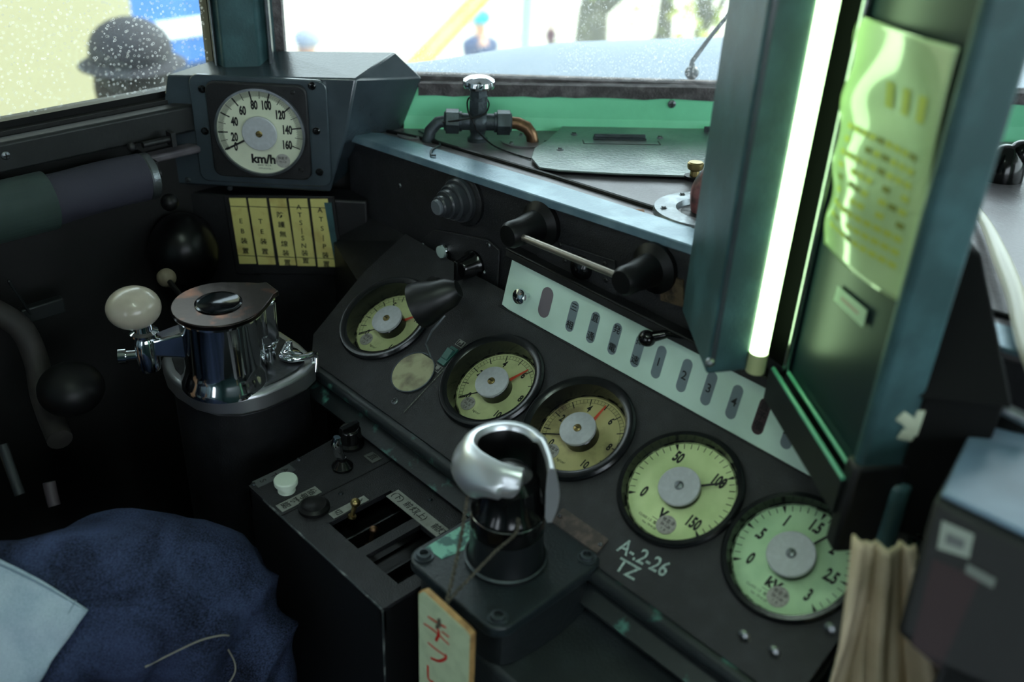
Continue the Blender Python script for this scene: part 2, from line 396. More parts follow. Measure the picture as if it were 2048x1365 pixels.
# ================================================================ CONSOLE BODY
con = thing('control_console', 'dark grey hammered-paint driving console carrying the row of five round gauges', 'console', Matrix.Translation((-.5, .6, 0)))
def GB(): return B()
def cM(M): return con.matrix_world.inverted() @ M
def dn(b, name, mats, M, parent=con, **k):
    bpy.context.view_layer.update()
    o = b.done(name, mats, None, **k); o.parent = parent; o.matrix_parent_inverse = Matrix.Identity(4)
    o.matrix_basis = Matrix(parent.matrix_basis).inverted() @ M; return o
# gauge panel
pl = [(-.445, .03), (-.43, -.075), (-.40, -.102), (.285, -.102), (.285, .1), (-.30, .1), (-.44, .105)]
GC = [(773, 637, 0, .0525), (983, 763, 0, .0525), (1155, 857, 0, .0525), (1358, 972, .006, .0565), (1582, 1108, .006, .0565)]
holes = []
for px, py, hh, rr in GC:
    p = onM(px, py, GP, hh); holes.append(circ(p.x, p.y, rr))
b = B(); b.add(*plate_holes(pl, holes, -.012, 0))
dn(b, 'gauge_panel', PAN, GP, smooth=0)
dn(B().prism([(-.43, -.09), (.285, -.09), (.285, .09), (-.43, .09)], -.03, -.024), 'panel_back', BLK, GP, smooth=0)
a0, a1 = onM(808, 826, GP), onM(935, 690, GP)
b = B(); L = (a1-a0).length; an = atan2(a1.y-a0.y, a1.x-a0.x)
b.quad((a0.x+a1.x)/2, (a0.y+a1.y)/2, L, .0012, an, .0006)
b.use(1).quad((a0.x+a1.x)/2+.001, (a0.y+a1.y)/2, L, .0018, an, .0004)
dn(b, 'panel_seam', [mat('bare scratched metal', '#6f7468', .5, .5, var=.5, vs=400), INK], GP, smooth=0)
# rounded lower lip
b = B(); b.tube([(-.43, -.108, -.008), (.285, -.108, -.008)], .009, 14)
b.box((-.0725, -.1245, -.026), (.715, .022, .012))
dn(b, 'lower_lip', mat('chipped teal black edge', '#1e2426', .4, col2='#4f8478', vs=38, lo=.6, hi=.72, bump=.2), GP)
# skirt below the panel and big under-console body
b = B(); b.box((-.5-.0725, .64, .78), (.715, .10, .12)); b.box((-.5-.0725, .72, .42), (.715, .06, .84))
dn(b, 'under_body', BLK, Matrix.Identity(4), smooth=0)
# fascia between gauge panel and shelf
b = B(); xs = [-1.072+i*.1 for i in range(0, 12)]
for i in range(11):
    x0, x1 = xs[i], xs[i+1]
    b.hull8([(x0, .742, .97), (x1, .742, .97), (x1, .755, .97), (x0, .755, .97)],
            [(x0, .742, shelf_z(x0)-.004), (x1, .742, shelf_z(x1)-.004), (x1, .755, shelf_z(x1)-.004), (x0, .755, shelf_z(x0)-.004)])
dn(b, 'fascia', PAN, Matrix.Identity(4), smooth=0)
# left cheek joining the fascia with the speedometer column
b = B(); b.hull8([(-1.072, .742, .6), (-.90, .742, .6), (-.90, .60, .6), (-1.06, .70, .6)][::-1], [(-1.072, .742, .985), (-.93, .742, .985), (-.945, .66, .945), (-1.06, .70, .95)][::-1])
dn(b, 'cheek', BLK, Matrix.Identity(4), smooth=0)
# shelf plate
b = B(); b.prism([(0, .006), (1.30, .006), (1.30, 1.1), (1.05, 1.17), (.02, .095), (-.02, .045)], -.006, 0)
dn(b, 'shelf_plate', SHELF, SH, smooth=0)
# bright worn edge band, wedge shaped at its left end
P = [onM(x, y, SH, .004) for x, y in ((679, 262), (1030, 377), (1385, 492))]
P2 = [onM(x, y, SH, .004) for x, y in ((1385, 455), (1100, 364), (840, 287), (765, 266))]
k = (P[2]-P[0])/((P[2]-P[0]).length)
poly = [tuple(P[0]), tuple(P[1]), tuple(P[2]), tuple(P[2]+k*.45), tuple(P2[0]+k*.45)]+[tuple(q) for q in P2]
dn(B().prism(poly, -.006, .004), 'edge_trim', EDGE, SH, bev=.0012)
# raised seam parallel with the edge
P3 = [onM(x, y, SH, .002) for x, y in ((1385, 440), (1100, 350), (860, 280), (775, 262))]
b = B(); b.tube([(q.x, q.y, .001) for q in [P3[0]+k*.45]+P3], .0032, 8)
dn(b, 'shelf_gasket', RUB, SH)

# ---- speedometer corner housing
def sbw(px, py, bd, z=None):    # point on plane at distance bd ahead
    return onp(px, py, D(0, bd, 0), (-q2, q2, 0))
hs = thing('instrument_housing', 'blue grey painted steel corner box holding the large speedometer', 'housing', SB)
Fp = [sbw(x, y, BX) for x, y in ((332, 150), (712, 158), (692, 268), (662, 383), (352, 368), (324, 235))]
Bp = [onp(x, y, wn*(WB-.003), wn) for x, y in ((425, 121), (552, 101), (790, 103), (845, 156), (803, 262), (640, 390), (470, 360), (400, 240))]
b = B(); iv = SB.inverted(); b.add([iv @ q for q in Fp+Bp], [
    (0, 5, 4, 3, 2, 1), (0, 1, 8, 7, 6), (1, 9, 8), (1, 2, 10, 9), (2, 3, 11, 10), (3, 4, 12, 11), (4, 5, 13, 12), (5, 0, 6, 13), (6, 7, 8, 9, 10, 11, 12, 13)])
o = b.done('box_shell', TEALBOX, hs, bev=.0025)
bm = bmesh.new(); bm.from_mesh(o.data); bmesh.ops.recalc_face_normals(bm, faces=bm.faces); bm.to_mesh(o.data); bm.free()
# column below
b = B(); b.box((.0, -.42, -.03), (.25, .66, .04)); b.done('column', BLK, hs, bev=.003)
for px, py in ((412, 180), (640, 262), (640, 345), (456, 381), (655, 380), (376, 360)):
    q = onM(px, py, SB); screw(hs, q.x, q.y, .001 if py < 370 else -.0085, .004, GUN)

# ---- speedometer
hub = onM(520, 266, SB, .016)
SM = SB @ Matrix.Translation((hub.x, hub.y, 0))
sp = thing('speedometer', 'large square-framed speedometer with off white dial reading km/h up to 160', 'gauge', SM)
q = lambda x, y, h=0: onM(x, y, SM, h)
c0, c1 = q(402, 365, .006), q(652, 162, .006)
B().prism(rrect(c0.x, c0.y+.002, c1.x, c1.y, .012), -.001, .006).done('mounting_plate', TEALBOX, sp, bev=.0015)
c0, c1 = q(430, 352, .012), q(612, 172, .012)
B().prism(rrect(c0.x, c0.y, c1.x, c1.y, .012), .006, .013).done('gauge_case', BLK, sp, bev=.002)
RS = .0565
B().lathe([(RS-.001, .013), (RS+.0015, .0135), (RS+.0015, .018), (RS-.0015, .0185), (RS-.0015, .0145)], seg=64, cap=False).done('bezel', STEEL, sp)
SA = [-118, -92, -63.5, -36.5, -10.3, 17, 49, 81, 112]
b = B(); b.lathe([(RS-.001, .0135), (RS-.001, .0145), (0, .0145)], seg=64); b.use(1)
for i in range(8):
    for j in range(20 if i < 8 else 1):
        a = radians(SA[i]+(SA[i+1]-SA[i])*j/20); ln, wd = (.011, .0013) if j == 0 else ((.0085, .0007) if j == 10 else (.0065, .00035))
        if j % 2 and j not in (0, 10): ln = .0055
        r = RS-.003-ln/2; b.quad(r*sin(a), r*cos(a), wd*1.35, ln*1.15, -a, .0148)
a = radians(112); b.quad((RS-.008)*sin(a), (RS-.008)*cos(a), .0013, .011, -a, .0148)
for v, (px, py) in zip((0, 20, 40, 60, 80, 100, 120, 140, 160), ((472, 294), (469, 275), (469, 244), (485, 222), (508, 211), (532, 212), (560, 231), (574, 261), (574, 291))):
    p = onM(px, py, SM, .0148); b.text(str(v), p.x, p.y, .0155, .0148, .56, .0007)
p = onM(527, 319, SM, .0148); b.text('km/h', p.x, p.y, .0165, .0148, .95, .0007)
b.text('60HZ  W.S.R.', p.x+.001, p.y-.008, .0032, .0148); b.text('1979 AV.6 No. 1', p.x+.002, p.y-.0125, .0028, .0148)
b.done('dial', [DIALS, INK], sp, smooth=0)
p = onM(566, 322, SM, .0148)
b = B(); b.lathe([(.0095, .0146), (.0095, .0151), (0, .0151)], c=(p.x, p.y, 0), seg=24)
b.use(1).text('検査済', p.x, p.y+.0036, .0042, .0152); b.text('54-2-26', p.x, p.y-.001, .0038, .0152, .8)
b.done('inspection_seal', [SEAL, INK], sp, smooth=0)
a = radians(-118)
b = B(); b.quad(.0335*sin(a), .0335*cos(a), .0026, .036, -a, .0165); b.v = b.v+[]; b.box((0, 0, .0145), (.008, .008, .004))
b.done('pointer', INK, sp, smooth=0)
b = B(); b.lathe([(.0215, .0155), (.0225, .018), (.0225, .0195), (.0215, .0205), (0, .0205)], seg=48); b.done('hub_disc', CAPW, sp)
b = B(); b.lathe([(.0042, .0205), (.0042, .0215), (.003, .0225), (0, .0226)], seg=20); b.use(1).box((0, 0, .0226), (.006, .0007, .0004)); b.done('hub_screw', [BRASS, INK], sp)
for px, py in ((585, 185), (602, 340)):
    p = onM(px, py, SM, .013); screw(sp, p.x, p.y, .013, .0032, BLK)
for px, py in ((624, 172), (633, 262), (639, 344), (404, 178), (410, 262)):
    p = onM(px, py, SM, .006); b = B().at(p.x, p.y, .006); b.lathe([(.005, 0), (.005, .0015), (.0035, .0035), (0, .004)], seg=18); b.done('dome_bolt', BAKE, sp)

# ---- yellow indicator lamp plate
LPM = SB @ Matrix.Translation((0, 0, -.0095))
iv = LPM.inverted()
lp = thing('indicator_lamp_plate', 'black plate with five aged yellow lamp windows in vertical Japanese lettering', 'indicator panel', LPM)
q = lambda x, y, h=0: onM(x, y, LPM, h)
co = [q(448, 388), q(668, 391), q(690, 548), q(474, 545)]
B().prism([tuple(p) for p in co], -.001, .004).done('back_plate', BLK, lp, bev=.001)
tx = ['EB装置', 'TE装置', '防護無線装置', 'ATS|SN装置', 'ATS|P装置']
tops = [(458, 491), (496, 532), (538, 572), (577, 614), (620, 655)]; bots = [(479, 512), (517, 551), (559, 592), (595, 631), (636, 671)]
for i in range(5):
    y0, y1 = 397+.4*i, 528+1.5*i
    c = [q(tops[i][0], y0, .006), q(tops[i][1], y0, .006), q(bots[i][1], y1, .006), q(bots[i][0], y1, .006)]
    b = B().prism([tuple(p) for p in c], .004, .006); b.use(1)
    m0, m1 = (c[0]+c[1])/2, (c[2]+c[3])/2; n = len(tx[i]); st = (.34, .34, .24, .12, .16)[i]; en = (.80, .80, .96, .92, .96)[i]
    for k_, ch in enumerate(tx[i]):
        u = st+(en-st)*k_/(n-1); p = m0.lerp(m1, u); b.text(ch, p.x, p.y, .0098 if ord(ch) < 256 else .0098, .0063, 1, .0001)
    for u in (.12, .87):
        p = m0.lerp(m1, u); b.quad(p.x, p.y, (c[1]-c[0]).length+.004, .0009, 0, .0064)
    b.done('lamp_window', [YLAMP, INK], lp, smooth=0)
c = [q(650, 402), q(664, 402), q(684, 545), q(675, 545)]
B().prism([tuple(p) for p in c], .004, .0065).done('cover_slide', DTEAL, lp, smooth=0)

# ================================================================ GAUGES
def gauge(px, py, name, label, group, kind, Ro, Rd, Rc, rec, dialm, text, capz=None):
    ch = 0.006
    h = onM(px, py, GP, ch if kind != 'p' else .000)
    M = GP @ Matrix.Translation((h.x, h.y, 0)); g = thing(name, label, 'gauge', M, group)
    # bezel ring standing a little above the panel, inner drum wall going down to the dial
    b = B(); b.lathe([(Ro, -.001), (Ro, .0035), (Ro-.002, .006), (Ro-.006, .0062), (Rd+.0035, .004), (Rd+.0015, -rec), (Rd-.0005, -rec)], seg=72, cap=False)
    b.done('bezel', mat('glossy black bezel', '#131517', .22, bump=.05), g)
    b = B(); b.lathe([(Rd+.0012, -rec-.001), (Rd+.0012, -rec), (0, -rec)], seg=64); b.use(1); z = -rec+.0003
    if kind == 'p':
        mx, step, sub, lab = text; A0, A1 = -135, 135
        for i in range(mx*sub+1):
            v = i/sub; a = radians(A0+(A1-A0)*v/mx); maj = abs(v/step-round(v/step)) < 1e-6
            mid = abs(v-round(v)) < 1e-6
            ln, wd = (.0085, .0011) if mid else (.0045, .0004)
            r = Rd-.0055-ln/2+.003; b.quad(r*sin(a), r*cos(a), wd, ln, -a, z)
        for rr in (Rd-.0028, Rd-.0073):
            for i in range(60):
                a = radians(A0+(A1-A0)*(i+.5)/60); b.quad(rr*sin(a), rr*cos(a), .0046*rr/.048*(.95), .00035, -a, z)
        for v in lab:
            a = radians(A0+(A1-A0)*v/mx); r = Rd-.0145; b.text(str(v), r*sin(a), r*cos(a), .0118, z, .75, .0004, 0)
        b.text('kPa×100' if False else 'kg/cm²', 0, -Rd*.72, .0042, z)
    else:
        A0, A1, n, maj, labs, unit = text
        for i in range(n+1):
            a = radians(A0+(A1-A0)*i/n); mj = i % maj == 0
            if mj:
                r0 = Rd-.001; r1 = Rd-.0085; b.add([(r0*sin(a-.035), r0*cos(a-.035), z), (r0*sin(a+.035), r0*cos(a+.035), z), (r1*sin(a), r1*cos(a), z)], [(0, 2, 1)])
            r = Rd-.004; b.quad(r*sin(a), r*cos(a), .0007, .007 if mj else .0055, -a, z)
        for v, s_ in labs:
            a = radians(A0+(A1-A0)*v); r = Rd-.0160; b.text(s_, r*sin(a), r*cos(a), .0160, z, .60, .0007, 0)
        b.text(unit, 0, -Rd*.56, .0130, z, .95, .0006); b.quad(0, -Rd*.56-.0075, .013, .0004, 0, z)
        b.text('CLASS 1.5  電圧計', -.006, -Rd*.78, .0036, z); b.text('No. 79-4128', -.004, -Rd*.87, .0032, z)
    b.done('dial', [dialm, INK], g, smooth=0)
    return g, M
PRG = dict(kind='p', Ro=.0625, Rd=.0485, Rc=.0195, rec=.017)
def pressure(px, py, label, text, dm, ptr, redv, name='pressure_gauge', rc=.0197):
    g, M = gauge(px, py, name, label, 'brake pressure gauges in the console row', 'p', PRG['Ro'], PRG['Rd'], rc, PRG['rec'], dm, text)
    z = -.017; A = lambda v: radians(-135+270*v/text[0])
    b = B(); b.lathe([(rc*.95, z), (rc*.95, -.006), (rc*.8, -.003), (.003, -.003)], seg=40); b.done('hub_drum', BAKE, g)
    b = B(); b.lathe([(rc, -.003), (rc, 0), (rc-.0006, .0004), (0, .0004)], seg=44); b.done('hub_disc', CAPW, g)
    b = B(); b.lathe([(.0043, .0004), (.0043, .0014), (.003, .0022), (0, .0023)], seg=20); b.use(1).box((0, 0, .0023), (.0065, .0008, .0004)); b.done('hub_screw', [BRASS, INK], g)
    b = B(); a = A(ptr); b.M = Matrix.Rotation(-a, 4, 'Z'); b.box((0, .031, -.0145), (.0012, .026, .0006)); b.done('black_pointer', INK, g, smooth=0)
    b = B(); a = A(redv); b.M = Matrix.Rotation(-a, 4, 'Z'); b.add([(-.0022, .017, -.0135), (.0022, .017, -.0135), (.0009, .042, -.0135), (-.0009, .042, -.0135)], [(0, 1, 2, 3)]); b.box((0, .028, -.0139), (.002, .024, .0006)); b.done('red_pointer', REDN, g, smooth=0)
    a = radians(-152); r = .036; b = B(); b.lathe([(.0088, z+.0002), (.0088, z+.0007), (0, z+.0007)], c=(r*sin(a), r*cos(a), 0), seg=24)
    b.use(1); x, y = r*sin(a), r*cos(a); b.text('検査済', x, y+.0038, .0042, z+.0009); b.text('54-2-26', x, y-.0008, .0040, z+.0009, .8); b.text('7  8', x, y-.0052, .0034, z+.0009)
    b.done('inspection_seal', [SEAL, INK], g, smooth=0)
    return g
pressure(773, 637, 'pressure gauge half covered by the black angled knob, scale to fifteen, red pointer', (15, 5, 2, (0, 5, 10, 15)), DIALG, 0, 9.6)
pressure(983, 763, 'pressure gauge with cream dial behind the chrome ring handle, scale to ten', (10, 2, 5, (0, 2, 4, 6, 8, 10)), DIALG, 0, 5.9)
pressure(1155, 857, 'brown-stained dirty pressure gauge just right of the chrome ring handle', (10, 2, 5, (0, 2, 4, 6, 8, 10)), DIALOLD, .6, 5.0)
def electric(px, py, label, name, Rd, text, dm, pv, Rc):
    g, M = gauge(px, py, name, label, 'electric meters in the console row', 'e', Rd+.0095, Rd, Rc, .0045, dm, text)
    A0, A1 = text[0], text[1]
    b = B(); b.lathe([(Rc*.95, -.0045), (Rc*.95, .003)], seg=40); b.done('hub_drum', BAKE, g)
    b = B(); b.lathe([(Rc, .003), (Rc, .006), (Rc-.0006, .0065), (0, .0065)], seg=48); b.done('hub_disc', CAPW, g)
    b = B(); b.lathe([(.0045, .0065), (.0045, .0075), (.003, .0083), (0, .0084)], seg=20); b.use(1).box((0, 0, .0084), (.0007, .0065, .0003)); b.done('hub_screw', [STEEL, INK], g)
    b = B(); a = radians(A0+(A1-A0)*pv); b.M = Matrix.Rotation(-a, 4, 'Z'); b.box((0, Rd*.60, .001), (.0022, Rd*.48, .0007)); b.done('pointer', INK, g, smooth=0)
    a = radians(165); r = Rd*.72; b = B(); b.lathe([(.0098, -.0044), (.0098, -.0039), (0, -.0039)], c=(r*sin(a), r*cos(a), 0), seg=24)
    b.use(1); x, y = r*sin(a), r*cos(a); b.text('検査済', x, y+.0038, .0046, -.0037); b.text('54-2-26', x, y-.0008, .0044, -.0037, .8); b.text('7  8', x, y-.0054, .0036, -.0037)
    b.done('inspection_seal', [SEAL, INK], g, smooth=0)
    return g
electric(1358, 972, 'round voltmeter with yellow green dial marked V, scale to 150', 'voltmeter', .0525, (-125, 125, 30, 10, ((0, '0'), (1/3, '50'), (2/3, '100'), (1, '150')), 'V'), DIALV, .70, .0205)
electric(1582, 1108, 'round kilovolt meter with mint green dial marked kV, partly behind the beige cloth', 'voltmeter', .0525, (-125, 125, 30, 5, ((0, '0'), (1/6, '.5'), (2/6, '1'), (3/6, '1.5'), (4/6, '2'), (5/6, '2.5'), (1, '3')), 'kV'), DIALK, .60, .0215)

# round inspection cover, green switch, plate screw
h = onM(826, 745, GP, .001); e = thing('cover_disc', 'round dirty cream cover disc below the first pressure gauge', 'cover', GP @ Matrix.Translation((h.x, h.y, 0)))
b = B(); R_ = .027; arc = [(R_*cos(radians(a)), R_*sin(radians(a))) for a in range(-20, 300, 8)]
b.prism([(p[0], min(p[1], R_*.92)) for p in [(R_*cos(t_), R_*sin(t_)) for t_ in [2*pi*i/48 for i in range(48)]]], 0, .0015)
b.done('lens', mat('dirty cream lens', '#aaa884', .6, col2='#6b6351', vs=45, lo=.46, hi=.7), e, smooth=0)
b = B(); b.lathe([(R_-.0005, 0), (R_-.0005, .002), (R_+.0008, .002), (R_+.0008, 0)], seg=48, cap=False); b.done('rim', GUN, e)
h = onM(895, 711, GP, .003); e = thing('rocker_switch', 'small green rocker switch with label tabs above the round cover disc', 'switch', GP @ Matrix.Translation((h.x, h.y, 0)))
b = B(); b.box((0, 0, .0015), (.012, .026, .003)); b.done('switch_base', GREENSW, e, bev=.0006)
b = B(); b.at(0, .001, .004, rx=12).box((0, 0, 0), (.0095, .014, .004)); b.use(1).at().box((0, .0085, .0036), (.0095, .0012, .001)); b.done('rocker', [GREENSW, INK], e, bev=.0006)
for dy, ch in ((.021, '閉'), (-.019, '開')):
    b = B(); b.box((0, dy, .0004), (.011, .0085, .0008)); b.use(1).box((0, dy, .0009), (.0095, .007, .0002)); b.use(0).text(ch, 0, dy, .006, .0012, 1, .0002)
    b.done('label_tab', [TAPE, INK], e, smooth=0)
h = onM(790, 803, GP); e = thing('screw', 'bright cross-head screw below the round cover disc', 'screw', GP @ Matrix.Translation((h.x, h.y, 0))); screw(e, 0, 0, 0, .0045, name='screw_head')
# white marker writing on the panel
wr = thing('marker_writing', 'white hand-painted characters on the dark console below the voltmeter', 'writing', GP)
b = B()
p = onM(1287, 1117, GP); b.text('A-.2-26', p.x, p.y, .021, .0005, .85, .0003, radians(5)); p = onM(1258, 1135, GP); b.text('TZ', p.x, p.y-.003, .019, .0005, 1.0, .0003, radians(5))
b.done('painted_strokes', INKW, wr, smooth=0)
h = onM(1160, 1062, GP); e = thing('name_plate', 'small worn brown metal plate behind the chrome ring handle', 'plate', GP @ Matrix.Translation((h.x, h.y, 0)))
B().prism(rrect(-.03, -.009, .03, .009, .002), 0, .0012).done('plate', mat('worn brown plate', '#3c322e', .5, col2='#5a4c44', vs=120), e, smooth=0)
for x in (-.027, .027): screw(e, x, 0, .0012, .002)

# ================================================================ LAMP STRIP
q = lambda x, y, h=0: onM(x, y, SP, h)
TL = q(1022, 526, .004); BL = q(1031, 628, .004); Hs = .0575
st = thing('status_lamp_strip', 'long pale mint strip of oval status lamps above the gauges', 'indicator panel', SP)
x0 = TL.x; x1 = .29
B().prism([(x0, .0), (x0+.012, -.002), (x1, -.002), (x1, Hs), (x0, Hs)], -.001, .004).done('acrylic_panel', STRIPM, st, bev=.001)
b = B(); b.box(((x0+x1)/2+.0, Hs+.005, .004), (x1-x0+.012, .009, .014)); b.box(((x0+x1)/2, Hs+.0105, -.002), (x1-x0+.012, .003, .03)); b.done('top_frame', BLK, st, bev=.0015)
b = B(); b.box(((x0+x1)/2, -.0045, .001), (x1-x0+.012, .004, .006)); b.done('bottom_frame', BLK, st, bev=.001)
b = B(); b.box(((x0+x1)/2, Hs/2, -.012), (x1-x0+.012, Hs, .02)); b.done('strip_case', BLK, st, smooth=0)
def capsule(w_, h_, n=10):
    r = w_/2; out = []
    for i in range(n+1): a = pi*i/n; out.append((r*cos(a), h_/2-r+r*sin(a)))
    for i in range(n+1): a = pi+pi*i/n; out.append((r*cos(a), -h_/2+r+r*sin(a)))
    return out
lamps = [((1091, 605), '', OVALP, .017, .036), ((1145, 629), '三相', OVAL, .0115, .036), ((1187, 651), '直通', OVAL, .0115, .036), ((1231, 671), '発電', OVAL, .0115, .036),
         ((1277, 696), '抑速', OVAL, .0115, .036), ((1322, 708), '1', OVAL, .0115, .036), ((1372, 739), '2', OVAL, .0115, .036), ((1421, 766), '3', OVAL, .0115, .036),
         ((1473, 790), '4', OVAL, .0115, .036), ((1530, 812), '直予備', OVALD, .0125, .038), ((1584, 852), '欠', OVAL, .0115, .036)]
for (px, py), t_, m_, w_, h_ in lamps:
    p = q(px, py, .0045); 
    b = B(); b.prism([(p.x+u, .0285+v) for u, v in capsule(w_, h_)], .004, .0045); b.use(1)
    n = len(t_)
    for k_, ch in enumerate(t_):
        dy = 0 if n == 1 else (.0105-.021*k_/(n-1)); b.text(ch, p.x, .0285+dy, .0100 if n > 1 else .0130, .0047, 1, .00015)
    b.done('lamp_lens', [m_, INK], st, smooth=0)
p = q(1042, 593, .016)
b = B().at(p.x, p.y, 0); b.lathe([(.003, .004), (.0035, .014), (.0085, .0145), (.0095, .018), (.0085, .021), (.004, .023), (0, .0235)], seg=28); b.done('thumb_screw', CHROME, st)
p = q(1297, 676, .02)
b = B(); b.tube([(p.x+.022, p.y+.014, .004), (p.x+.012, p.y+.008, .012), (p.x, p.y, .02)], [.002, .0045, .006], 14); b.ball((p.x-.001, p.y-.001, .021), (.0095, .0085, .0085)); b.tube([(p.x+.05, p.y+.017, .006), (p.x+.012, p.y+.009, .014)], .002, 8)
b.done('selector_lever', BAKE, st)

# ================================================================ FASCIA FITTINGS
q = lambda x, y, h=0: onM(x, y, FA, h)
h = q(905, 405, .02); e = thing('call_button', 'stepped black round push knob high on the dark fascia under the shelf edge', 'knob', FA @ Matrix.Translation((h.x, h.y, 0)))
b = B(); b.lathe([(.034, 0), (.034, .004), (.031, .006), (.027, .007)], seg=48); b.done('flange', BLK, e)
b = B(); b.lathe([(.027, .006), (.027, .012), (.025, .014), (.022, .014), (.022, .022), (.020, .024), (.0175, .024), (.0175, .031), (.016, .033), (.0125, .033), (.0125, .040), (.011, .042), (.0095, .042)], seg=48); b.done('stepped_body', mat('satin dark plastic', '#34373b', .3), e)
b = B(); b.lathe([(.0095, .040), (.0095, .045), (.008, .0465), (0, .0465)], seg=32); b.done('button_face', mat('grey button', '#5d6268', .35), e)
# sub plate with button, selector and gooseneck
pl = [q(845, 480), q(872, 458), q(980, 478), q(1003, 500), q(998, 628), q(975, 640), q(850, 600)]
sub = thing('switch_plate', 'dark chamfered sub plate on the fascia with small pushbutton and selector', 'plate', FA)
B().prism([tuple(p) for p in pl], 0, .004).done('base_plate', PAN, sub, bev=.001)
p = q(882, 504, .014); b = B().at(p.x, p.y, 0)
b.lathe([(.0105, .004), (.0105, .010), (.009, .013), (.0078, .013)], seg=32); b.done('button_ring', CHROME, sub)
b = B().at(p.x, p.y, 0); b.lathe([(.0078, .011), (.0078, .0155), (0, .0160)], seg=30); b.done('white_button', tag and mat('pale grey button', '#a8bab4', .35), sub)
p = q(940, 532, .012); b = B().at(p.x, p.y, 0)
b.lathe([(.018, .004), (.018, .008), (.015, .012), (.012, .026), (.010, .029), (0, .029)], seg=32); b.box((0, 0, .03), (.006, .026, .012)); b.done('selector_knob', BAKE, sub, bev=.001)
for px, py in ((846, 490), (855, 535), (968, 545), (978, 490), (965, 590)):
    p = q(px, py, .004); screw(sub, p.x, p.y, .004, .003)
# black gooseneck map lamp with bent neck
w0 = q(930, 600, .0); P0 = FA @ V((w0.x, w0.y, .0))
e = thing('gooseneck_lamp', 'black hooded map lamp on a bent neck overhanging the first pressure gauge', 'lamp', Matrix.Translation(P0))
Lh = onp(865, 600, GP.translation+V((0, -.03, .052)), GP.to_3x3() @ V((0, 0, 1)))
hd = Lh-P0
b = B(); b.tube([(0, .002, 0), (.0, -.02, .005), (hd.x*.35, hd.y*.45-.01, hd.z*.5+.018), (hd.x*.8, hd.y*.9, hd.z+.012)], [.008, .007, .007, .008], 14); b.done('bent_neck', RUB, e)
dirv = (V((-.55, -.50, -.42))).normalized(); c_ = hd
M_ = Matrix.Translation(c_) @ (V((0, 0, 1)).rotation_difference(dirv)).to_matrix().to_4x4()
b = B(); b.M = M_; b.lathe([(0, -.036), (.010, -.034), (.017, -.024), (.020, -.008), (.026, .010), (.027, .020), (.025, .020), (.018, -.004), (0, -.012)], seg=40); b.done('lamp_hood', mat('satin black hood', '#0c0d0e', .4), e)
p0 = c_+V((.028, -.005, -.012))
b = B(); b.tube([p0+V((0, 0, .006)), p0+V((-.006, -.014, -.012)), p0+V((-.012, -.018, -.03)), p0+V((-.006, -.016, -.045))], .0014, 8); b.done('wire_clip', STEEL, e)
# grab bar
pa, pb = q(1028, 468, .045), q(1255, 560, .045)
e = thing('grab_bar', 'slim steel grab bar with two black round mounts on the fascia', 'handle', FA)
b = B(); b.tube([(pa.x, pa.y, .045), (pb.x, pb.y, .045)], .0038, 16); b.done('bar', mat('worn steel bar', '#a8a096', .3, .9), e)
for p in (pa, pb):
    b = B().at(p.x, p.y, 0); b.lathe([(.027, 0), (.027, .006), (.018, .012), (.015, .036), (.015, .050), (.012, .055), (0, .056)], seg=36); b.done('bar_mount', RUB, e)
# plate with two screws and small knob between the mounts
pl = [q(1075, 470), q(1232, 520), q(1238, 600), q(1080, 548)]
e = thing('access_plate', 'small dark screwed access plate behind the grab bar', 'plate', FA)
B().prism([tuple(p) for p in pl], 0, .003).done('plate', PAN, e, bev=.0008)
for px, py in ((1120, 490), (1130, 522), (1210, 528), (1212, 560)):
    p = q(px, py, .003); screw(e, p.x, p.y, .003, .003, BLK)
p = q(1165, 535, .003); b = B().at(p.x, p.y, .003); b.lathe([(.014, 0), (.013, .006), (.008, .010), (0, .011)], seg=30); b.done('round_cap', BAKE, e)
c = [q(1322, 543), q(1368, 560), q(1370, 614), q(1323, 600)]
e = thing('corroded_plate', 'small brown corroded metal plate right of the grab bar', 'plate', FA)
B().prism([tuple(p) for p in c], 0, .002).done('plate', mat('corroded brown metal', '#6b5a45', .6, .4, col2='#2e2822', vs=90, bump=.6, bs=200), e, smooth=0)
for px, py, nm in ((800, 371, 'tiny bright screw at upper left of the fascia'), (1252, 566, 'tiny green-lit screw below the right mount of the grab bar')):
    p = q(px, py); t_ = thing('screw', nm, 'screw', FA @ Matrix.Translation((p.x, p.y, 0))); screw(t_, 0, 0, 0, .003, name='screw_head')

# ================================================================ THINGS ON THE SHELF
q = lambda x, y, h=0: onM(x, y, SH, h)
# valve with chrome handwheel, side unions and copper pipe
p = q(955, 282); VM = SH @ Matrix.Translation((p.x, p.y, 0))
# upright, pipe axis parallel with the windscreen
VM = frame(SH @ V((p.x, p.y, 0)), wu, wn, (0, 0, 1))
v = thing('pipe_valve', 'steel pipe valve with bright chrome scalloped handwheel on the shelf', 'valve', VM)
b = B(); b.lathe([(.0135, -.002), (.0135, .004), (.0105, .006), (.0095, .010), (.0105, .014), (.0120, .024), (.0120, .034), (.0110, .040)], seg=24); b.done('foot', GUN, v)
b = B(); b.ball((0, 0, .026), (.0155, .0155, .016)); b.cyl((-.022, 0, .026), (.022, 0, .026), .0110); b.cyl((0, 0, .03), (0, 0, .062), .0115); b.cyl((0, 0, .040), (0, 0, .056), .0132, seg=6); b.done('valve_body', GUN, v, bev=.0006)
b = B(); b.cyl((0, 0, .060), (0, 0, .074), .0128, .0118, 6); b.cyl((0, 0, .07), (0, 0, .08), .005); b.done('stem_nut', GUN, v, bev=.0006)
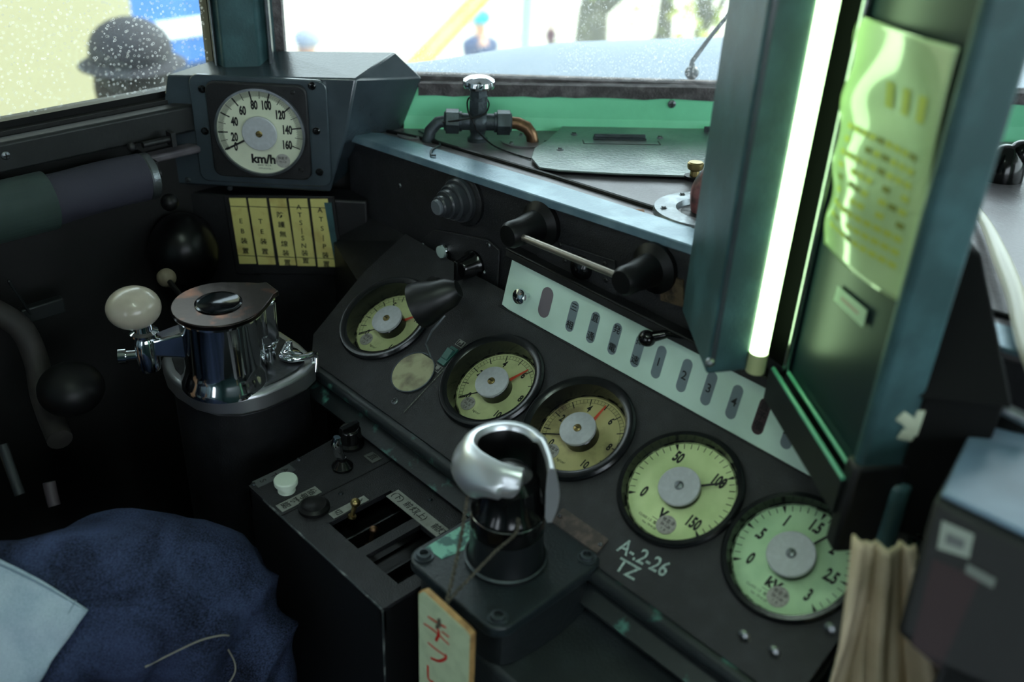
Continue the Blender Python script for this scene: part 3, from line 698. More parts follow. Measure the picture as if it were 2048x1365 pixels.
b = B(); b.lathe([(.004, .072), (.012, .073), (.0195, .072), (.0215, .076), (.0205, .081), (.015, .0845), (.007, .0865), (0, .087)], seg=80, fn=lambda a, r, z: r*(1-.09*max(0, cos(8*a))**3*(1 if z < .083 else .0))); b.done('handwheel', CHROME, v)
for sgn in (-1, 1):
    b = B(); b.cyl((sgn*.021, 0, .026), (sgn*.025, 0, .026), .0130); b.cyl((sgn*.025, 0, .026), (sgn*.042, 0, .026), .0165, seg=6); b.cyl((sgn*.042, 0, .026), (sgn*.0445, 0, .026), .014, .011); b.done('union_nut', GUN, v, bev=.0006)
b = B(); b.tube([(.041, 0, .026), (.052, 0, .0255), (.064, -.002, .021), (.071, -.004, .012), (.074, -.005, -.003)], .0082, 16); b.done('copper_pipe', COPPER, v)
b = B(); b.tube([(-.041, 0, .026), (-.052, 0, .024), (-.062, -.004, .014), (-.066, -.006, -.003)], .0078, 14); b.done('pipe_stub', GUN, v)
for nm, px, py, r1, r2, lb in (('pipe_flange', 1052, 284, .036, .03, 'round steel flange plate where the copper pipe enters the shelf'), ('blank_flange', 828, 272, .024, .02, 'round steel flange plate under the left end of the valve')):
    p = q(px, py); e = thing(nm, lb, 'flange', SH @ Matrix.Translation((p.x, p.y, 0)))
    B().lathe([(r1*.93, 0), (r1*.93, .002), (0, .002)], seg=40).done('plate', SHELF, e)
    for a in (30, 150, 270) if r1 > .03 else (200, 340): screw(e, .75*r1*cos(radians(a)), .75*r1*sin(radians(a)), .002, .003)
# thin black wire: from the valve body, looped, trailing over the shelf
def sh3(px, py, h=.0015): p_ = q(px, py, h); return SH @ V((p_.x, p_.y, h))
A_ = VM
pts = [A_ @ V((-.046, -.012, .028)), A_ @ V((-.02, -.016, .034)), A_ @ V((.006, -.014, .040)), A_ @ V((.0135, -.004, .052)), A_ @ V((.004, .010, .058)), A_ @ V((-.0125, .004, .056)), A_ @ V((-.0135, -.008, .044)),
       A_ @ V((-.006, -.0155, .030)), A_ @ V((0, -.015, .018)), sh3(985, 290, .004), sh3(1020, 305), sh3(1062, 318)]
cu = bpy.data.curves.new('t', 'CURVE'); cu.dimensions = '3D'
def spline_pts(P, n=8):
    out = []; P = [V(p) for p in P]
    for i in range(len(P)-1):
        a, b_, c_, d_ = P[max(i-1, 0)], P[i], P[i+1], P[min(i+2, len(P)-1)]
        for k_ in range(n):
            t = k_/n; out.append(.5*((2*b_)+(c_-a)*t+(2*a-5*b_+4*c_-d_)*t*t+(3*b_-a-3*c_+d_)*t**3))
    return out+[P[-1]]
B().tube(spline_pts(pts), .0011, 8).done('wire', RUB); tag(bpy.data.objects['wire'], 'thin black wire looped round the valve and trailing across the shelf', 'wire')
pts = [sh3(838, 262, .004), sh3(868, 278, .003), sh3(880, 290, .002), sh3(864, 300, .006), sh3(862, 310, .006), sh3(872, 311, .006)]
tag(B().tube(spline_pts(pts), .0013, 8).done('wire', GUN), 'short bent grey wire end lying over the shelf edge left of the valve', 'wire')
# hatch plate with hinge, screws and brass knob
hp = [q(*p_) for p_ in ((1128, 258), (1500, 266), (1500, 366), (1240, 358), (1118, 351), (1078, 345), (1062, 325), (1068, 306), (1095, 290))]
hm = thing('hatch_cover', 'worn steel hatch cover with cut corner, hinge and round brass knob on the shelf', 'hatch', SH)
B().prism([tuple(p_) for p_ in hp], .004, .0065).done('cover_plate', mat('rubbed steel plate', '#6c7675', .3, col2='#98a09c', vs=13, metal=.55, bump=.3, bs=200), hm, bev=.0008)
p_ = q(1240, 278, .008); b = B().at(p_.x, p_.y, 0, rz=49); b.tube([(-.034, .004, .010), (.034, .004, .010)], .0036, 12); b.box((0, .004, .0078), (.070, .012, .0024)); b.done('hinge', GUN, hm, bev=.0005)
b = B().at(p_.x, p_.y, 0, rz=49)
for x0_, y0_, w__, h__ in ((0, -.022, .10, .0016), (-.05, -.013, .0016, .018), (.05, -.013, .0016, .018)): b.box((x0_, y0_, .0067), (w__, h__, .0006))
b.done('scribed_outline', INK, hm, smooth=0)
for px, py in ((1148, 269), (1320, 276), (1120, 300)):
    p_ = q(px, py, .0065); screw(hm, p_.x, p_.y, .0065, .0045)
p_ = q(1389, 352, .006)
b = B().at(p_.x, p_.y, .0065); b.lathe([(.006, 0), (.0055, .006), (.009, .008), (.0098, .011), (.0098, .015), (.008, .0165), (0, .0165)], seg=28); b.done('brass_knob', BRASS, hm)
b = B(); b.at(p_.x, p_.y, .0066).lathe([(.012, -.002), (.012, 0), (0, 0)], seg=24); b.done('knob_washer', RUB, hm)
# hose flange with thick cable
p_ = q(1424, 428); fm = thing('cable_gland_ring', 'galvanised ring flange around a dark cable hole on the shelf', 'flange', SH @ Matrix.Translation((p_.x, p_.y, 0)))
b = B(); b.lathe([(.030, -.024), (.034, -.004), (.039, .0055), (.044, .0065), (.062, .0055), (.064, .0), (.062, -.001)], seg=56, cap=False); b.done('ring', mat('galvanised steel', '#8d9499', .35, .8, var=.3, vs=50, bump=.5, bs=120), fm)
B().lathe([(.0335, .0008), (0, .0008)], seg=40).done('hole_rubber', RUB, fm)
for a in (100, 165, 230): screw(fm, (.053)*cos(radians(a)), (.053)*sin(radians(a)), .005, .0045)
P0 = SH @ V((p_.x, p_.y, 0))
pts = [P0+V((-.004, .0, -.01)), P0+V((-.012, .0, .022)), P0+V((.0, .010, .043)), P0+V((.035, .025, .045)), P0+V((.09, .05, .02)), P0+V((.13, .07, .008))]
tag(B().tube(spline_pts(pts), .016, 14).done('cable', mat('reddish rubber cable', '#8a5658', .4, col2='#23191c', vs=60)), 'thick reddish cable rising out of the galvanised ring flange', 'cable')
p_ = q(1276, 423, .001)
b = B(); b.add([(x, y, z) for x, y, z in ((-.008, -.002, 0), (0, -.005, .002), (.009, .0, .001), (.004, .005, .0025), (-.004, .004, .001))], [(0, 1, 2, 3, 4)])
o = b.done('dry_leaf', LEAF, smooth=0); o.matrix_world = SH @ Matrix.Translation((p_.x, p_.y, .001)); tag(o, 'small curled dry reddish leaf lying on the shelf', 'leaf')
sm_ = o.modifiers.new('t', 'SOLIDIFY'); sm_.thickness = .0006
p_ = onM(1413, 262, WF); e = thing('angle_bracket', 'small grey angle bracket at the foot of the green panel', 'bracket', frame(W(p_.x, WB-.02, p_.y-.012), wu, (0, 0, 1), -wn))
b = B(); b.box((0, .012, 0), (.018, .026, .003)); b.box((0, 0, .008), (.018, .003, .02)); b.done('bracket_leaf', GUN, e, bev=.0008)
screw(e, 0, .016, .0015, .003)

# ================================================================ LEFT SIDE
def lwp(px, py, X): return onp(px, py, (X, 0, 0), (1, 0, 0))
a0, a1 = lwp(-40, 452, -1.14), lwp(284, 352, -1.14)
Z_ = (a0.z+a1.z)/2+.004; L0, L1_ = a0.y-.5, a1.y
rb = thing('roller_blind', 'rolled purple grey sun blind on a bracket under the side window', 'blind', Matrix.Translation((-1.14, L1_, Z_)))
rd = .029
b = B(); n = 40
vs = []; sg = 36
for i in range(n+1):
    y = -(L1_-L0)*i/n
    for j in range(sg):
        a = 2*pi*j/sg; r = rd*(1+.035*sin(a*2+y*14)+.02*sin(a*5+y*40))
        if i < 14: r *= 1+.05*max(0, sin(a*1+y*22))
        vs.append((r*cos(a), y, r*sin(a)))
fs = [(i*sg+j, (i+1)*sg+j, (i+1)*sg+(j+1) % sg, i*sg+(j+1) % sg) for i in range(n) for j in range(sg)]+[tuple(range(sg))]
b.add(vs, fs); b.done('rolled_cloth', FABV, rb, smooth=60)
g0 = lwp(112, 385, -1.11).y-L1_
b = B(); b.lathe([(rd+.004, g0), (rd+.0035, -(L1_-L0))], axis='y', seg=36, cap=False); o = b.done('vinyl_sleeve', FABG, rb, smooth=60); so_ = o.modifiers.new('t', 'SOLIDIFY'); so_.thickness = .0015
b = B(); b.lathe([(rd*.95, .001), (rd*1.0, .003), (rd*1.0, .011), (rd*.8, .014), (0, .014)], axis='y', seg=36); b.done('end_cap', STEEL, rb)
b = B(); b.box((-.03, .022, 0), (.055, .004, .03)); b.cyl((0, .01, 0), (0, .024, 0), .006); b.done('end_bracket', BLK, rb, bev=.001)
b = B(); b.ball((.028, .018, -.028), .011); b.done('round_stop', RUB, rb)
b = B(); b.cyl((-.012, .012, .036), (-.012, .05, .036), .004); b.ball((-.008, -.004, .038), .0055); b.box((-.012, .05, .036), (.014, .006, .018)); b.done('catch_rod', BLK, rb)
# black domed buzzer behind the brake valve
c = dep(368, 505, 1.34)
e = thing('domed_buzzer', 'glossy black dome in the dark corner behind the brake valve', 'buzzer', Matrix.Translation(c))
b = B(); b.ball((0, 0, 0), (.046, .046, .055)); b.cyl((-.02, .02, 0), (-.08, .07, .02), .03); b.done('dome', mat('dull black dome', '#0b0b0c', .3, spec=.35), e)
# small beige ball lever on the back of the brake valve
c = dep(333, 556, 1.20); c2 = dep(372, 605, 1.16)
e = thing('ball_lever', 'small beige ball on a thin black stem behind the brake valve', 'lever', Matrix.Translation(c2))
B().cyl((0, 0, 0), c-c2, .0032).done('stem', RUB, e)
B().ball(c-c2, .0115).done('ball_knob', mat('dull beige knob', '#6f6552', .6), e)
# dim pipes and levers low on the left wall
def piece(nm, lab, cat, pts, r, m_, part='body', group=None):
    e = thing(nm, lab, cat, Matrix.Translation(pts[0]), group)
    B().tube([V(p_)-pts[0] for p_ in spline_pts(pts)], r, 14).done(part, m_, e); return e
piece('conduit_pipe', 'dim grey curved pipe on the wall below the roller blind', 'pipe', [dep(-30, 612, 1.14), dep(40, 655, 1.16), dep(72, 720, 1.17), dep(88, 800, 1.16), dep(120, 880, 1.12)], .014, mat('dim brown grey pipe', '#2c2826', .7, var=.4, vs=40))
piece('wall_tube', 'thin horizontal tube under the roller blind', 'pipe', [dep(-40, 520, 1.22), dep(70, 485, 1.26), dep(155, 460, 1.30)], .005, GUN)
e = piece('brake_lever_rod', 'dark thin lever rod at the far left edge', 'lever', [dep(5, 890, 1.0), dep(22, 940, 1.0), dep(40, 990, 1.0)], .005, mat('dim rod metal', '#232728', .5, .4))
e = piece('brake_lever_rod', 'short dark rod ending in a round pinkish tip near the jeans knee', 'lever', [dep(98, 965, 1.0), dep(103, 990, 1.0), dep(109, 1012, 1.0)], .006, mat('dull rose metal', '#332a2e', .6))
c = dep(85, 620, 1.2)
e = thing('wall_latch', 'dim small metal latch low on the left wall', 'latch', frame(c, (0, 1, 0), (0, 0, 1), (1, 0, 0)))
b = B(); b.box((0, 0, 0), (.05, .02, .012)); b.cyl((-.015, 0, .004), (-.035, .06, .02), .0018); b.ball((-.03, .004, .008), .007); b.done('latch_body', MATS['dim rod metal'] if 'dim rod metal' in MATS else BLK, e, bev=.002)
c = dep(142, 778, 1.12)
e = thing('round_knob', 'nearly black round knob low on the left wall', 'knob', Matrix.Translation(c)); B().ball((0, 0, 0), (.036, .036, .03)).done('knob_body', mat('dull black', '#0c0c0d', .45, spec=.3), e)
c = lwp(12, 312, -1.17); e = thing('screw', 'dark round screw head on the side window ledge', 'screw', frame((-1.171, c.y, c.z), (0, 1, 0), (0, 0, 1), (1, 0, 0))); screw(e, 0, 0, 0, .005, name='screw_head')

# ================================================================ BRAKE VALVE (chrome)
ZT = 1.012
bc = hz(437, 607, ZT); BM = frame((bc.x, bc.y, ZT), (q2, q2, 0), (-q2, q2, 0), (0, 0, 1))
bv = thing('brake_valve', 'chrome driver brake valve with ivory knob handle at the left', 'brake valve', BM)
q = lambda x, y, z=0: onM(x, y, BM, z)
# teardrop cap with spout at the right
def tear(r, tip, w_, n=40):
    tx_, ty_ = tip; a0_ = atan2(ty_, tx_); out = []
    for i in range(n+1):
        a = a0_+radians(48)+radians(264)*i/n; out.append((r*cos(a), r*sin(a)))
    d_ = V((cos(a0_), sin(a0_))); nn = V((-d_.y, d_.x)); t_ = V(tip)
    for k_ in (-.8, -.4): out.append(tuple(d_*(r*.9+(t_.length-r*.9)*(1+k_))-nn*(w_+ (r*.62-w_)*(-k_)**2)))
    out += [tuple(t_-nn*w_), tuple(t_+nn*w_)]
    for k_ in (-.4, -.8): out.append(tuple(d_*(r*.9+(t_.length-r*.9)*(1+k_))+nn*(w_+(r*.62-w_)*(-k_)**2)))
    return out
tp = q(545, 573); RC = .0505
cap_ = tear(RC, (tp.x, tp.y), .014)
B().prism(cap_, -.006, 0).done('cap_plate', mat('worn bronze chrome', '#3d3735', .28, 1, col2='#7a5340', vs=22, bump=.1, bs=100, lo=.55, hi=.68), bv, bev=.0012)
b = B(); b.lathe([(.0255, 0), (.0255, .0012), (.0235, .0022), (.0215, .001), (0, .001)], seg=48); b.done('cap_disc', mat('dark polished metal', '#46484c', .12, 1), bv)
sc_ = [(x*.93, y*.93) for x, y in cap_]
ZB = -.098
b = B(); b.prism(sc_, -.010, -.005)
n = 64; vs = []
b.lathe([(RC*.90, -.008), (RC*.88, -.012), (RC*.88, -.070), (RC*.92, -.082), (RC*1.0, -.09), (RC*1.02, ZB)], seg=64)
b.done('valve_drum', CHROME, bv)
l_ = V((tp.x, tp.y)).length; an = math.degrees(atan2(tp.y, tp.x))
b = B().at(0, 0, 0, rz=an); b.box((l_-.020, 0, -.038), (.034, .030, .06)); b.box((l_-.034, 0, -.03), (.03, .042, .045)); b.done('side_spout', CHROME, bv, bev=.006, seg=4)
b = B().at(0, 0, 0, rz=an); b.cyl((l_-.012, 0, -.06), (l_-.012, 0, ZB), .007); b.ball((l_-.012, 0, -.073), .0095); b.done('spout_pin', CHROME, bv)
# base plate: D shape, straight back, rounded front
zb = -.094; zz = BM.translation.z
bp = [onM(x, y, BM, zb) for x, y in ((330, 742), (348, 762), (385, 785), (430, 797), (480, 797), (530, 785), (580, 763), (612, 745), (630, 728), (628, 712), (600, 686), (560, 660), (400, 655), (335, 690), (322, 718))]
B().prism([tuple(p_) for p_ in bp], zb-.026, zb).done('base_plate', mat('brushed chrome', '#d6d6da', .38, 1, bump=.1, bs=120), bv, bev=.005, seg=4)
cc = sum((V(p_) for p_ in bp), V((0, 0)))/len(bp)
B().prism([tuple(cc+(V(p_)-cc)*.86) for p_ in bp], zb, zb+.0025).done('top_plate', mat('satin worn metal', '#6b6c70', .3, .9, var=.2, vs=40, bump=.2), bv, bev=.001)
# latch clip on the base, right
p_ = onM(580, 712, BM, zb)
b = B().at(p_.x, p_.y, zb); b.lathe([(.012, 0), (.012, .004), (.009, .007), (.004, .010), (.004, .020), (0, .021)], seg=24); b.done('clip_boss', CHROME, bv)
b = B().at(p_.x, p_.y, zb+.006, rz=-8); P_ = [(-.006, .004, .004), (-.004, -.014, .002), (.010, -.019, .002), (.024, -.010, .002), (.031, .002, -.002), (.032, -.006, -.020)]
b.tube(spline_pts(P_), .0042, 12); b.ball((.006, -.008, .002), (.014, .008, .004)); b.done('latch_clip', CHROME, bv)
# handle: boss, arm, post, ivory knob, side stub
hz_ = -.040
ar = onM(292, 690, BM, hz_); ar2 = ar*(RC*.8/ar.length)
d_ = ar.normalized(); ang = math.degrees(atan2(ar.y, ar.x))
b = B().at(0, 0, hz_, rz=ang); L_ = ar.length
b.hull8([(RC*.7, -.014, -.018), (L_-.004, -.008, -.012), (L_-.004, .008, -.012), (RC*.7, .014, -.018)], [(RC*.7, -.014, .016), (L_-.004, -.008, .008), (L_-.004, .008, .008), (RC*.7, .014, .016)])
b.done('handle_arm', CHROME, bv, bev=.003, seg=3)
b = B().at(ar.x, ar.y, hz_); b.lathe([(.0115, -.030), (.0125, -.026), (.0125, .006), (.0105, .010), (.0125, .013), (.015, .0145), (.015, .017), (.010, .019), (.009, .034)], seg=36); b.done('handle_post', CHROME, bv)
b = B().at(ar.x, ar.y, hz_-.012); sd_ = V((-1, -.25, 0)).normalized(); b.cyl(sd_*.008, sd_*.022, .006); b.cyl(sd_*.022, sd_*.030, .0085); b.done('side_stub', CHROME, bv)
kp = onM(267, 616, BM, hz_+.048)
b = B(); b.M = Matrix.Translation((kp.x, kp.y, hz_+.048)) @ Matrix.Rotation(radians(-4), 4, 'Y'); b.ball((0, 0, 0), (.0285, .0270, .0228), 40, 24); b.done('ivory_knob', KNOBW, bv)
# dark pedestal under it
B().prism([tuple(cc+(V(p_)-cc)*.9) for p_ in bp], -ZT+.02, zb-.026).done('pedestal', BLK, bv, bev=.003)

# ================================================================ SWITCH DECK
q = lambda x, y, h=0: onM(x, y, DK, h)
dk = thing('switch_deck', 'low dark switch deck with labelled buttons and toggles beside the chrome ring handle', 'switch box', DK)
c0 = q(497, 972); FY = c0.y; X0 = c0.x+.0; X1 = q(773, 1214).x; YB = q(735, 800).y+.02
rec = [[q(x, y) for x, y in pp] for pp in (((660, 1050), (775, 975), (830, 1020), (725, 1110)), ((738, 1118), (832, 1045), (900, 1095), (800, 1175)))]
out = [(X0, FY), (X1, FY), (X1, YB), (X0-.02, YB)]
rects = []
for pp in rec:
    xs_ = sorted(p_.x for p_ in pp); ys_ = sorted(p_.y for p_ in pp)
    rects.append((min(pp[0].x, pp[1].x)+.0, pp[3].y, pp[2].x, pp[1].y))
RE = [(.020, -.045, .071, .036), (.084, -.045, .136, .025)]
b = B(); b.add(*plate_holes(out, [[(a, c_), (d__, c_), (d__, e_), (a, e_)] for a, c_, d__, e_ in RE], -.006, 0)); b.done('top_plate', PAN, dk, smooth=0)
b = B(); b.prism([(X0, FY), (X1, FY), (X1, YB), (X0-.02, YB)], -.8, -.03); b.box(((X0+X1)/2, FY+.002, -.018), (X1-X0, .004, .026)); b.box((X1-.002, (FY+YB)/2, -.018), (.004, YB-FY, .026)); b.box((X0+.002, (FY+YB)/2, -.018), (.004, YB-FY, .026))
b.done('deck_body', mat('deep black paint', '#0b0b0d', .5), dk, smooth=0)
b = B(); b.tube([(X0+.03, FY, -.001), (X1, FY, -.001)], .0014, 8); b.tube([(X1, FY, -.001), (X1+.0, FY, -.12)], .0012, 8); b.done('worn_edge', mat('worn paint edge', '#34393b', .4, .3, col2='#7b807e', vs=60, lo=.5, hi=.62), dk)
b = B(); s0, s1 = q(603, 1015), q(700, 960); b.box(((s0.x+s1.x)/2, (FY+YB)/2, .0004), (.0014, (YB-FY), .0008)); b.done('plate_joint', INK, dk, smooth=0)
for i, (a, c_, d__, e_) in enumerate(RE):
    b = B(); b.box(((a+d__)/2, (c_+e_)/2, -.0285), (d__-a+.004, e_-c_+.004, .003)); b.box(((a+d__)/2, (c_+e_)/2, -.018), (.002, e_-c_, .02)); b.done('recess_floor', RUB, dk, smooth=0)
def label(px, py, w_, h_, chars, size, vertical=False, m_=TAPE, rot=0):
    p_ = q(px, py, .001); b = B(); b.at(p_.x, p_.y, 0, rz=rot); b.box((0, 0, .0006), (w_, h_, .0008)); b.use(1)
    for ch, dx, dy, rt in chars: b.text(ch, dx, dy, size, .0012, 1, .0002, radians(rt))
    b.done('label_tape', [m_, INK], dk, smooth=0)
# text is read from the driver's side of the box: characters run towards the windscreen
pA, pB = q(513, 975), q(582, 930); 
label(548, 952, .013, .047, [('A', 0, .014, 0), ('T', 0, 0, 0), ('S', 0, -.014, 0)], .010, m_=mat('dark grey tape', '#4c4f50', .6))
label(598, 998, .013, .049, [('信', 0, .016, 0), ('号', 0, .005, 0), ('確', 0, -.006, 0), ('認', 0, -.017, 0)], .0098)
label(698, 1014, .0095, .045, [('入', 0, .014, 0), ('切', 0, -.014, 0)], .0085)
label(842, 1032, .098, .0165, [('(下)', -.039, 0, 0), ('前', -.022, 0, 0), ('灯', -.011, 0, 0), ('(上)', 0, 0, 0), ('前', .024, 0, 0), ('灯', .033, 0, 0), ('減', .0415, 0, 0)], .0098)
label(745, 915, .017, .0125, [('直', 0, 0, 0)], .0105, m_=mat('dim label frame', '#565856', .6))
p_ = q(572, 967, .010); b = B().at(p_.x, p_.y, 0); b.lathe([(.0095, 0), (.0095, .002), (.0085, .003), (.0085, .009), (.0125, .0095), (.0128, .0145), (.0118, .016), (0, .0165)], seg=40); b.done('push_button', WBTN, dk)
p_ = q(628, 1012, .004); b = B().at(p_.x, p_.y, 0); b.lathe([(.0165, 0), (.0165, .004), (.014, .006), (.013, .007), (.010, .005), (0, .005)], seg=40); b.done('round_switch', RUB, dk)
# toggles
p_ = q(703, 1030, 0); b = B().at(p_.x, p_.y, -.004, rx=-18); b.cyl((0, 0, 0), (0, 0, .016), .0022, .0028); b.lathe([(.0045, 0), (.0045, .003), (0, .003)], seg=16); b.ball((0, 0, .018), .0052); b.done('brass_toggle', BRASS, dk)
p_ = q(738, 1058, 0); b = B().at(p_.x, p_.y, -.027, rx=-14); b.cyl((0, 0, 0), (0, 0, .022), .0022, .003); b.ball((0, 0, .023), .0046); b.lathe([(.006, 0), (.006, .003), (0, .003)], seg=16); b.done('copper_toggle', COPPER, dk)
# chrome lever switch and black selector
p_ = q(685, 935, 0); b = B().at(p_.x, p_.y, 0); b.lathe([(.012, 0), (.012, .003), (.008, .007), (.005, .010), (.005, .014), (0, .015)], seg=28); b.done('lever_base', BAKE, dk)
b = B().at(p_.x, p_.y, .012); b.tube([(0, 0, 0), (-.001, -.004, .010), (0, -.006, .024), (0, -.005, .032)], [.004, .0055, .006, .004], 14); b.done('chrome_lever', CHROME, dk)
p_ = q(700, 870, .014); b = B().at(p_.x, p_.y, 0); b.lathe([(.016, 0), (.016, .004), (.0135, .007), (.0125, .022), (.0105, .024), (0, .022)], seg=36); b.box((0, 0, .024), (.006, .024, .008)); b.done('black_selector', BAKE, dk, bev=.0008)
b = B().at(p_.x, p_.y, .0232); b.lathe([(.0095, 0), (.0102, .0006), (.0108, 0)], seg=36, cap=False); b.done('selector_ring', STEEL, dk)
for px, py in ((507, 970), (598, 920), (682, 988), (860, 1000)):
    p_ = q(px, py); screw(dk, p_.x, p_.y, 0, .0028, GUN)

# ================================================================ MASTER CONTROLLER
ZF = .895
fc = [hz(x, y, ZF) for x, y in ((850, 1120), (1170, 1110), (1005, 1240))]
cx = (fc[0]+fc[1])/2; MMc = frame((cx.x, cx.y, ZF), (1, 0, 0), (0, 1, 0), (0, 0, 1))
mc = thing('master_controller', 'master controller on a dark bolted flange with a blurred chrome ring handle', 'controller', MMc)
q = lambda x, y, z=0: onM(x, y, MMc, z)
a_ = [q(850, 1120), q(1005, 1240), q(1170, 1110)]
hw = (abs(a_[0].x)+abs(a_[1].x))/2+.014; hh_ = (abs(a_[1].y)+abs(a_[2].y))/2+.014
B().prism(rrect(-hw, -hh_, hw, hh_, .018, 8), -.012, 0).done('flange', mat('dark blue grey paint', '#20292d', .4, bump=.3, bs=300, var=.2, vs=40), mc, bev=.002)
b = B(); b.lathe([(hw*1.02, -.055), (hw*1.0, -.030), (hw*.93, -.012)], seg=48, fn=lambda a, r, z: r*min(1.22, 1/max(abs(cos(a)), abs(sin(a)))**.7)); b.done('casting', mat('dark casting', '#1c2124', .38, bump=.3, bs=150), mc)
b = B(); b.prism([tuple(a_[0]+V((-.012, .010))), tuple(a_[0]+V((.01, .012))), (-.02, .05), (-.045, .062), (-.06, .05)], 0, .0006); b.done('chipped_paint', mat('chipped turquoise paint', '#3a6660', .5, col2='#78b8a2', vs=60, lo=.45, hi=.55), mc, smooth=0)
for sx_, sy_ in ((-1, -1), (1, -1), (1, 1), (-1, 1)):
    b = B().at(sx_*(hw-.014), sy_*(hh_-.014), 0); b.lathe([(.0095, 0), (.0095, .0012), (.007, .0012), (.0065, .0045), (.004, .005), (.0035, .002), (0, .002)], seg=24); b.done('flange_bolt', GUN, mc)
b = B(); b.lathe([(.0385, 0), (.0385, .003), (.036, .005), (.0345, .012), (.0340, .040)], seg=56); b.done('spindle_base', mat('dark satin metal', '#171b1e', .34), mc)
B().lathe([(.0378, .0028), (.0392, .0042), (.0372, .0056)], seg=56, cap=False).done('base_ring', GUN, mc)
ZR = .118
b = B(); b.lathe([(.0338, .038), (.0345, .042), (.0345, .060), (.033, .064), (.029, .070), (.027, .092), (.020, .100), (0, .102)], seg=48); b.done('spindle', BAKE, mc)
B().lathe([(.0335, .058), (.035, .0595), (.0335, .061)], seg=48, cap=False).done('spindle_ring', CHROMEW, mc)
# ring handle: curled chrome shell
HM = MMc
hpx = [(1046, 943), (1022, 938), (990, 926), (960, 908), (942, 888), (950, 866), (980, 852), (1018, 848), (1056, 858), (1082, 880), (1096, 910), (1103, 940)]
hc = [onM(x, y, MMc, ZR) for x, y in hpx]
ctr = sum((V(p_) for p_ in hc[3:]), V((0, 0)))/len(hc[3:])
bots_ = [.016, .030, .036, .046, .050, .050, .046, .040, .040, .044, .052, .060]
PP = spline_pts([(p_.x, p_.y, bt) for p_, bt in zip(hc, bots_)], 6)
thk = .0075; inn = []; outr = []
nP = len(PP); vs = []; fs = []
rows = 9
for i, p_ in enumerate(PP):
    a, c_ = PP[max(i-1, 0)], PP[min(i+1, nP-1)]; t_ = V((c_.x-a.x, c_.y-a.y, 0)).normalized(); nn = V((t_.y, -t_.x, 0))
    if nn.dot(V((p_.x, p_.y, 0))-V((ctr.x, ctr.y, 0))) < 0: nn = -nn
    th_ = thk*(.55 if i > nP-14 else 1)
    hgt = p_.z; u = i/(nP-1); bul = .010 if .12 < u < .55 else .005
    prof = [(-th_*.8, -.003), (-th_*.3, .0015), (th_*.5, .001), (th_*1.1, -.004)]+[(th_+bul*sin(pi*k_/rows), -.004-(hgt-.004)*k_/rows) for k_ in range(1, rows+1)]+[(0, -hgt), (-th_*.6, -hgt*.9), (-th_*.9, -hgt*.4)]
    for o_, dz in prof: vs.append((p_.x+nn.x*o_, p_.y+nn.y*o_, ZR+dz))
m_ = len(prof)
for i in range(nP-1):
    for j in range(m_): fs.append((i*m_+j, (i+1)*m_+j, (i+1)*m_+(j+1) % m_, i*m_+(j+1) % m_))
fs += [tuple(range(m_)), tuple((nP-1)*m_+j for j in range(m_))[::-1]]
b = B(); b.add(vs, fs); b.m = [1 if (k_ < (nP-1)*m_ and k_ % m_ in (m_-3, m_-2, m_-1)) else 0 for k_ in range(len(fs))]; o = b.done('ring_handle', [mat('satin chrome', '#eef1f5', .34, .85, bump=.05, bs=60), RUB], mc, smooth=50)
bm = bmesh.new(); bm.from_mesh(o.data); bmesh.ops.recalc_face_normals(bm, faces=bm.faces); bm.to_mesh(o.data); bm.free()
# pedestal desk under it
pd = thing('controller_pedestal', 'dark console pedestal carrying the master controller', 'pedestal', Matrix.Translation((-.44, .45, 0)))
px0, px1 = cx.x-hw+.012, -.285
b = B(); b.prism([(px0+.44, MMc.translation.y-hh_+.008-.45), (px1+.44, MMc.translation.y-hh_+.008-.45), (px1+.44, .105), (px0+.44, .105)], .02, ZF-.056); b.done('pedestal_body', mat('pedestal paint', '#2a3033', .42, var=.2, vs=30, bump=.3, bs=400), pd, bev=.006, seg=3)
# low panel right of the pedestal with bright screws
lpn = thing('lower_panel', 'dark lower panel with bright screws below the kilovolt meter', 'panel', frame((-.17, .50, .80), (1, 0, 0), (0, 0, 1), (0, -1, 0)))
b = B(); b.box((0, -.3, -.01), (.225, .72, .02)); b.done('panel_sheet', BLK, lpn, bev=.002)
for px, py in ((1548, 1307), (1487, 1275), (1660, 1262)):
    p_ = onM(px, py, lpn.matrix_world if False else frame((-.17, .50, .80), (1, 0, 0), (0, 0, 1), (0, -1, 0))); screw(lpn, p_.x, p_.y, 0, .0048, CHROMEW)

# ---- key tag on a cord
TY = MMc.translation.y-hh_-.030
TM = frame(onp(836, 1178, (0, TY, 0), (0, 1, 0)), (1, 0, 0), (0, 0, 1), (0, -1, 0))
q = lambda x, y, h=0: onM(x, y, TM, h)
tg = thing('wooden_key_tag', 'pale wooden tag with red handwriting hanging from the chrome ring handle', 'tag', TM)
wt = q(942, 1268).x
op = [(0, -.24), (wt, -.24), (wt, -.014), (wt-.006, -.006), (wt-.012, 0), (.006, 0), (0, -.006)]
op = [(0, -.2), (wt, -.2)]+[(wt, q(942, 1272).y), (wt-.006, q(930, 1258).y), (.008, q(842, 1177).y+.0), (0, q(832, 1182).y)]
b = B().prism(op, -.006, 0); b.use(1).prism([(u+.0, v_) for u, v_ in op], -.0058, -.0002) if False else None
b.done('board', WOODT, tg, bev=.001)
ins = [(.0012, -.199), (wt-.0012, -.199), (wt-.0012, op[2][1]-.001), (wt-.0066, op[3][1]-.0012), (.008, op[4][1]-.0012), (.0012, op[5][1]-.001)]
B().prism(ins, 0, .0004).done('painted_face', TAGP, tg, smooth=0)
b = B()
